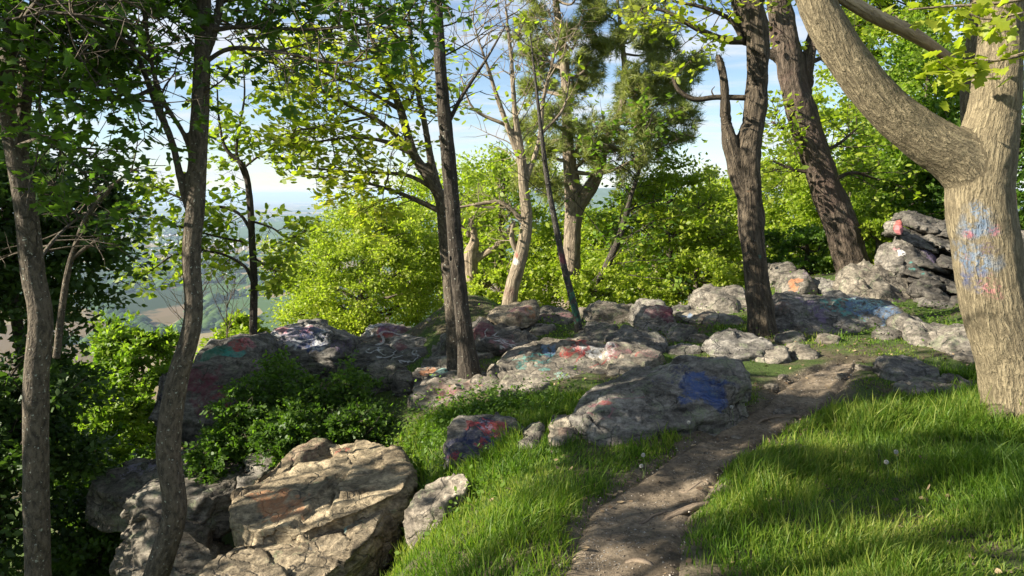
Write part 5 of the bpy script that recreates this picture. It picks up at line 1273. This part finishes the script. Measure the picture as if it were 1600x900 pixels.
# trees on the slope outside the picture, whose leaves shade the foreground
for k, (lb, c, h, n) in enumerate([('dark maple standing left of the picture on the slope', (-6.2, 3.6, 2.6), (1.7, 1.5, 2.2), 9000), ('leafy maple left of the picture above the path', (-7.0, 6.4, 3.6), (1.8, 1.5, 1.9), 8000), ('tall maple behind and left of the viewer', (-6.1, 1.1, 5.0), (1.8, 2.0, 1.3), 14500)]):
    rs = np.random.RandomState(400 + k); cl_ = 60
    d = rs.normal(size=(cl_, 3)); d /= np.linalg.norm(d, axis=1)[:, None]
    cc = np.array(c) + d * (rs.uniform(.1, 1, cl_) ** .5)[:, None] * np.array(h)
    j = rs.randint(0, cl_, n); pos = cc[j] + rs.normal(size=(n, 3)) * np.array([.3, .3, .14])
    base = np.array([c[0], c[1], float(base_z([c[0]], [c[1]])[0])])
    top = np.array(c) + np.array([0, 0, h[2] * .6])
    st = [(smooth_line(np.array([base, (base + top) / 2 + rs.normal(size=3) * .1, top]), 15), np.linspace(.16, .04, 15))]
    lm = []
    for q in cc[:22]:
        i = rs.randint(5, 13); lm.append((smooth_line(np.array([st[0][0][i], (st[0][0][i] + q) / 2 + rs.normal(size=3) * .1, q]), 7), np.linspace(.04, .006, 7)))
    build_tree('slope_maple', lb, 'tree', base, st, lm, Twigs(k), M['bark_bg'], M['leaf_maple'], .09, 'oval', vox=.05, seed=30 + k, extra_leaf=pos, group='maples left of the picture')

# ------------------------------------------------------------------ grass and small things on the ground
rs = np.random.RandomState(12)
def scatter(n, x0, x1, y0, y1):
    return rs.uniform(x0, x1, n), rs.uniform(y0, y1, n)
def grass_points():
    out = []
    for n, x0, x1, y0, y1, hs in ((310000, -1.7, 4.2, 2.3, 6.2, 1.0), (110000, -2.2, 7.5, 6.2, 12.0, 0.38)):
        x, y = scatter(n, x0, x1, y0, y1)
        q = np.stack([x, y, np.zeros(n)], 1)
        d = 0.5 + 0.9 * fbm(q * 1.1, 3) + 0.35 * pnoise(q * 5 + 3)
        pd = path_near(x, y) + 0.34 * pnoise(q * 2.6) + 0.2 * pnoise(q * 9)
        keep = (rs.uniform(0, 1, n) < np.clip(d, 0.12, 1) * np.clip((pd - .74) * 2.6, 0, 1))
        z = ground_z(x, y)
        keep &= z > -0.62
        u, v, dep = uvof(np.stack([x, y, z], 1))
        keep &= (u > -60) & (u < 1680) & (v < 985) & (dep > 0.5)
        # worn, mossy ground around the end of the path
        worn = ((u - 1290) / 130) ** 2 + ((v - 592) / 34) ** 2
        keep &= rs.uniform(0, 1, n) < np.clip(worn * 0.8, 0.40, 1)
        h = (0.045 + 0.075 * np.clip(0.45 + 1.3 * fbm(q * 1.3 + 7, 3), 0, 1.5)) * hs * np.clip((pd - 0.85) * 1.7, 0.3, 1)
        h = np.where(worn < 1.3, h * 0.4, h)
        out.append(np.stack([x, y, z, h], 1)[keep])
    A = np.concatenate(out)
    ok = np.ones(len(A), bool)
    for o, bv_, lo, hi in ROCKS:
        s = np.where((A[:, 0] > lo[0]) & (A[:, 0] < hi[0]) & (A[:, 1] > lo[1]) & (A[:, 1] < hi[1]))[0]
        for i in s:
            r = bv_.ray_cast(Vector((A[i, 0], A[i, 1], hi[2] + 1)), Vector((0, 0, -1)))
            if r[0] is not None and r[0].z > A[i, 2] - 0.02: ok[i] = False
    return A[ok]
A = grass_points()
n = len(A)
print('grass blades', n)
h = A[:, 3] * rs.uniform(0.5, 1.35, n); tall = rs.uniform(0, 1, n) < 0.06; h[tall] *= 1.7
qn = A[:, :3] * np.array([1, 1, 0])
flow = np.stack([pnoise(qn * 1.5 + 11), pnoise(qn * 1.5 + 31)], 1) * 0.9
lean = rs.normal(size=(n, 2)) * 0.55 + flow
a = rs.uniform(0, 2 * np.pi, n); wd = np.stack([np.cos(a), np.sin(a), np.zeros(n)], 1) * (rs.uniform(0.0020, 0.0046, n) * np.clip(A[:, 1] / 4.5, 0.85, 1.8))[:, None]
lv = np.array([0, .38, .74, 1.0]); lw = np.array([1, .85, .55, 0])
V = np.zeros((n, 7, 3)); B0 = A[:, :3] - np.array([0, 0, .01])
for i, (t, w_) in enumerate(zip(lv, lw)):
    cx = B0 + np.concatenate([lean * (h * t ** 1.8 * 0.62)[:, None], (h * t * (1 - 0.22 * t * np.linalg.norm(lean, axis=1)))[:, None]], 1)
    if i < 3: V[:, 2 * i] = cx - wd * w_; V[:, 2 * i + 1] = cx + wd * w_
    else: V[:, 6] = cx
off = (np.arange(n) * 7)[:, None, None]
Qg = (np.array([[0, 1, 3, 2], [2, 3, 5, 4]])[None] + off).reshape(-1, 4); Tg = (np.array([[4, 5, 6]])[None] + off).reshape(-1, 3)
tag(link('grass', make_mesh('grass', V.reshape(-1, 3), [Qg, Tg]), M['grass']), 'long green grass on both sides of the dirt path', 'grass', kind='stuff')

# weedy ground cover among the rocks
def cover(name, label, pts, size, mat, kind='dia'):
    tag(link(name, leaf_mesh(name, pts, rs.normal(size=pts.shape), size, kind, rs, 0.6, 0.1), mat), label, 'ground cover', kind='stuff')
cp = []
for (u, v, r, k, hh) in [(600,640,.45,900,.16),(680,655,.3,500,.12),(700,720,.2,300,.1),(780,640,.35,800,.12),(740,640,.25,500,.12),(800,620,.3,500,.1),(560,660,.5,1200,.15),(1090,540,.4,500,.08),(1320,530,.6,900,.08),(1250,530,.5,600,.08),(1400,530,.5,700,.1),(1150,500,.5,500,.1),(1480,560,.35,500,.1),(900,510,.5,600,.1),(850,530,.3,300,.08),(1200,470,.6,700,.15),(1390,440,.4,500,.15),(640,640,.3,500,.14),(735,755,.14,250,.12),(530,650,.4,900,.2)]:
    c = G(u, v, -0.1); p = np.stack([c[0] + rs.normal(0, r, k), c[1] + rs.normal(0, r, k)], 1)
    z = ground_z(p[:, 0], p[:, 1])
    z = np.array([max(zz, (rock_top(*q) or -9) * 0 + zz) for q, zz in zip(p, z)])
    inside = np.array([(rock_top(*q) or -9) > zz + .02 for q, zz in zip(p, z)])
    P3 = np.concatenate([p, (z + np.abs(rs.normal(0, hh * .6, k)))[:, None]], 1)
    cp.append(P3[~inside & (path_near(p[:, 0], p[:, 1]) > 1.1)])
cover('ground_cover', 'small leafy weeds growing between the rocks', np.concatenate(cp), .032, M['leaf_mid'], 'oval')
# leaf litter and grit on the path
k = 16000
x, y = scatter(k, .0, 4.2, 2.2, 7.4); pn_ = path_near(x, y); s = pn_ < 1.15
x, y, pn_ = x[s], y[s], pn_[s]; z = path_z(x, y, sstep(1.1, .35, pn_)) + .002
m = new_mat('grit'); g = NG(m); r_ = g.n('ShaderNodeNewGeometry').outputs['Random Per Island']
g.out(g.n('ShaderNodeBsdfPrincipled', {'Base Color': g.ramp(r_, [(0, (.05, .038, .026)), (.5, (.14, .11, .08)), (.85, (.27, .23, .18)), (1, (.42, .38, .32))]), 'Roughness': .95}).outputs[0])
M['grit'] = m
nn = len(x); T8 = np.array([[1,0,0],[-1,0,0],[0,1,0],[0,-1,0],[0,0,.7],[0,0,-.5]]); F8 = np.array([[0,2,4],[2,1,4],[1,3,4],[3,0,4],[2,0,5],[1,2,5],[3,1,5],[0,3,5]])
sc = rs.uniform(.0018, .0075, nn) ** 1.0; an = rs.uniform(0, 6.28, nn); el = rs.uniform(.5, 1.0, nn)
tx = T8[None, :, 0] * np.cos(an)[:, None] - T8[None, :, 1] * (np.sin(an) * el)[:, None]; ty = T8[None, :, 0] * np.sin(an)[:, None] + T8[None, :, 1] * (np.cos(an) * el)[:, None]
V = np.stack([tx, ty, np.repeat(T8[None, :, 2], nn, 0)], -1) * sc[:, None, None] + np.stack([x, y, z], 1)[:, None]
tag(link('gravel', make_mesh('gravel', V.reshape(-1, 3), [(F8[None] + (np.arange(nn) * 6)[:, None, None]).reshape(-1, 3)], smooth=False), M['grit']), 'loose grit and crumbs of soil on the dirt path', 'gravel', kind='stuff')
m = new_mat('dead_leaf'); g = NG(m); r_ = g.n('ShaderNodeNewGeometry').outputs['Random Per Island']
g.out(g.n('ShaderNodeBsdfPrincipled', {'Base Color': g.ramp(r_, [(0, (.05, .032, .018)), (.5, (.14, .09, .045)), (1, (.30, .22, .12))]), 'Roughness': .8}).outputs[0])
k = 1500; x, y = scatter(k, -.3, 4.2, 2.3, 8.0); ll = np.stack([x, y, ground_z(x, y) + .012], 1)
ll = ll[(path_near(x, y) > .6) | (rs.uniform(0, 1, k) < .45)]
on = path_near(ll[:, 0], ll[:, 1]); sel_ = on < 1.1
ll[sel_, 2] = path_z(ll[sel_, 0], ll[sel_, 1], sstep(1.1, .35, on[sel_])) + .006
tag(link('leaf_litter', leaf_mesh('leaf_litter', ll, rs.normal(size=ll.shape), .035, 'oval', rs, .35, 0), m), 'dry brown leaves scattered on the path and turf', 'leaf litter', kind='stuff')
# roots across the path
M['root'] = bark_mat('root_bark', (0.07, 0.052, 0.036), (0.26, 0.20, 0.14), 40, .15, .006, 0)
def on_path(u, v):
    p = G(u, v, 0.0); return np.array([p[0], p[1], float(path_z(np.array([p[0]]), np.array([p[1]]), sstep(1.1, .35, path_near(p[0], p[1])))[0])])
for lb, pix, w in [('pale tree root crossing the right half of the path', [(1035,803),(1060,797),(1085,792),(1115,786)], [8,13,14,8]), ('short dark root stub in the near part of the path', [(975,868),(990,868),(1008,873),(1022,880)], [4,10,9,4]),
                   ('thin dark root snaking across the path middle', [(985,808),(1005,806),(1020,798),(1050,790)], [3,5,5,3]), ('bent dark twig of root where the path narrows', [(1058,752),(1072,756),(1085,750),(1098,744),(1108,747)], [4,6,6,5,3]), ('low root at the upper bend of the path', [(1180,660),(1205,652),(1230,650),(1255,655)], [4,8,8,4])]:
    p = np.array([on_path(*q) for q in pix]); p = smooth_line(p, 22)
    ww = np.interp(np.linspace(0, 1, 22), np.linspace(0, 1, len(w)), w) * p[:, 1] / F / 2
    p[:, 2] += 0.2 * ww - np.where((np.arange(22) < 2) | (np.arange(22) > 19), .012, 0)
    V, Q, T, Bk = tube(p - p[0], ww, 8); V = V + .0025 * np.stack([pnoise(V * 60), pnoise(V * 60 + 9), pnoise(V * 60 + 19)], 1)
    tag(link('tree_root', make_mesh('tree_root', V, [Q, T], attrs={'bark': Bk}), M['root'], loc=p[0]), lb, 'root', 'roots in the path')
# stones bedded in the path
sm_mat = rock_mat('path_stone', .9, .6, .3, (), 9.1)
for lb, u, v, w, hh in [('flat grey stone half buried at the upper end of the path', 1225, 640, 44, .035), ('pale stone on the worn ground near the path end', 1350, 590, 30, .04), ('small stone beside the worn ground below the rounded boulder', 1395, 605, 26, .05), ('low stone showing through the turf right of the path', 1330, 655, 46, .03),
                        ('small round stone at the right side of the worn ground', 1312, 600, 18, .04), ('small stone lying where path meets the blue-patched boulder', 1205, 610, 26, .045), ('embedded stone in the middle of the path bend', 1150, 675, 22, .02), ('tiny pale stone in the grass right of the path', 1372, 722, 12, .035), ('small angular stone at the left lip of the worn ground', 1222, 598, 20, .04)]:
    c = on_path(u, v); W_ = px(w, c[1]) / 2; r2 = np.random.RandomState(int(u))
    pp = [c + np.array([math.cos(t) * W_ * r2.uniform(.8, 1.1), math.sin(t) * W_ * .7 * r2.uniform(.8, 1.1), zz]) for t in np.linspace(0, 6.28, 8)[:-1] for zz in (-.03, hh * r2.uniform(.5, .9))] + [c + np.array([0, 0, hh])]
    me, org = hull_rock(pp, r2, vox=max(W_ / 14, .004), sm=4)
    tag(link('stone', me, sm_mat, loc=org), lb, 'stone')
# dandelion clocks
m = new_mat('dandelion_down'); g = NG(m); g.out(g.n('ShaderNodeMixShader', {0: .4, 1: g.n('ShaderNodeBsdfDiffuse', {'Color': (.45, .45, .42, 1)}).outputs[0], 2: g.n('ShaderNodeBsdfTranslucent', {'Color': (.7, .7, .66, 1)}).outputs[0]}).outputs[0]); M['down'] = m
m = new_mat('stalk'); g = NG(m); g.out(g.n('ShaderNodeBsdfPrincipled', {'Base Color': (.14, .2, .05, 1), 'Roughness': .6}).outputs[0]); M['stalk'] = m
for lb, u, v, hh in [('dandelion clock in the grass left of where path narrows', 1005, 711, .13), ('dandelion clock in front of the blue patch', 1076, 660, .15), ('dandelion clock in the grass close to the path bend', 1143, 636, .13), ('dandelion clock right of the path in open grass', 1400, 706, .16), ('dandelion clock low in grass beside tiny pale stone', 1385, 722, .10), ('dandelion clock at the left lip of the near path', 1002, 728, .08)]:
    tp = G(u, v, float(ground_z([G(u, v, 0)[0]], [G(u, v, 0)[1]])[0]) + hh)
    b0 = np.array([tp[0] + .01, tp[1], tp[2] - hh])
    root = empty('dandelion', b0, lb, 'dandelion', 'dandelion clocks in the grass')
    V, Q, T, _ = tube(smooth_line(np.array([[0, 0, 0], [.004, 0, hh * .5], tp - b0]), 8), np.full(8, .0014), 5); link('stalk', make_mesh('stalk', V, [Q, T]), M['stalk'], root)
    k = 130; d = rs.normal(size=(k, 3)); d /= np.linalg.norm(d, axis=1)[:, None]; s_ = np.cross(d, rs.normal(size=(k, 3))); s_ /= np.linalg.norm(s_, axis=1)[:, None]
    c = tp - b0; V = np.stack([c + d * .002, c + d * .011 + s_ * .003, c + d * .011 - s_ * .003, c + d * .0125], 1).reshape(-1, 3)
    i = np.arange(k)[:, None] * 4; link('seed_head', make_mesh('seed_head', V, [np.concatenate([i + np.array([[0, 1, 2]]), i + np.array([[1, 3, 2]])])], smooth=False), M['down'], root)
tri = sum(len(o.data.loops) - 2 * len(o.data.polygons) for o in SC.objects if o.type == 'MESH')
print('triangles', tri, 'objects', len(SC.objects))
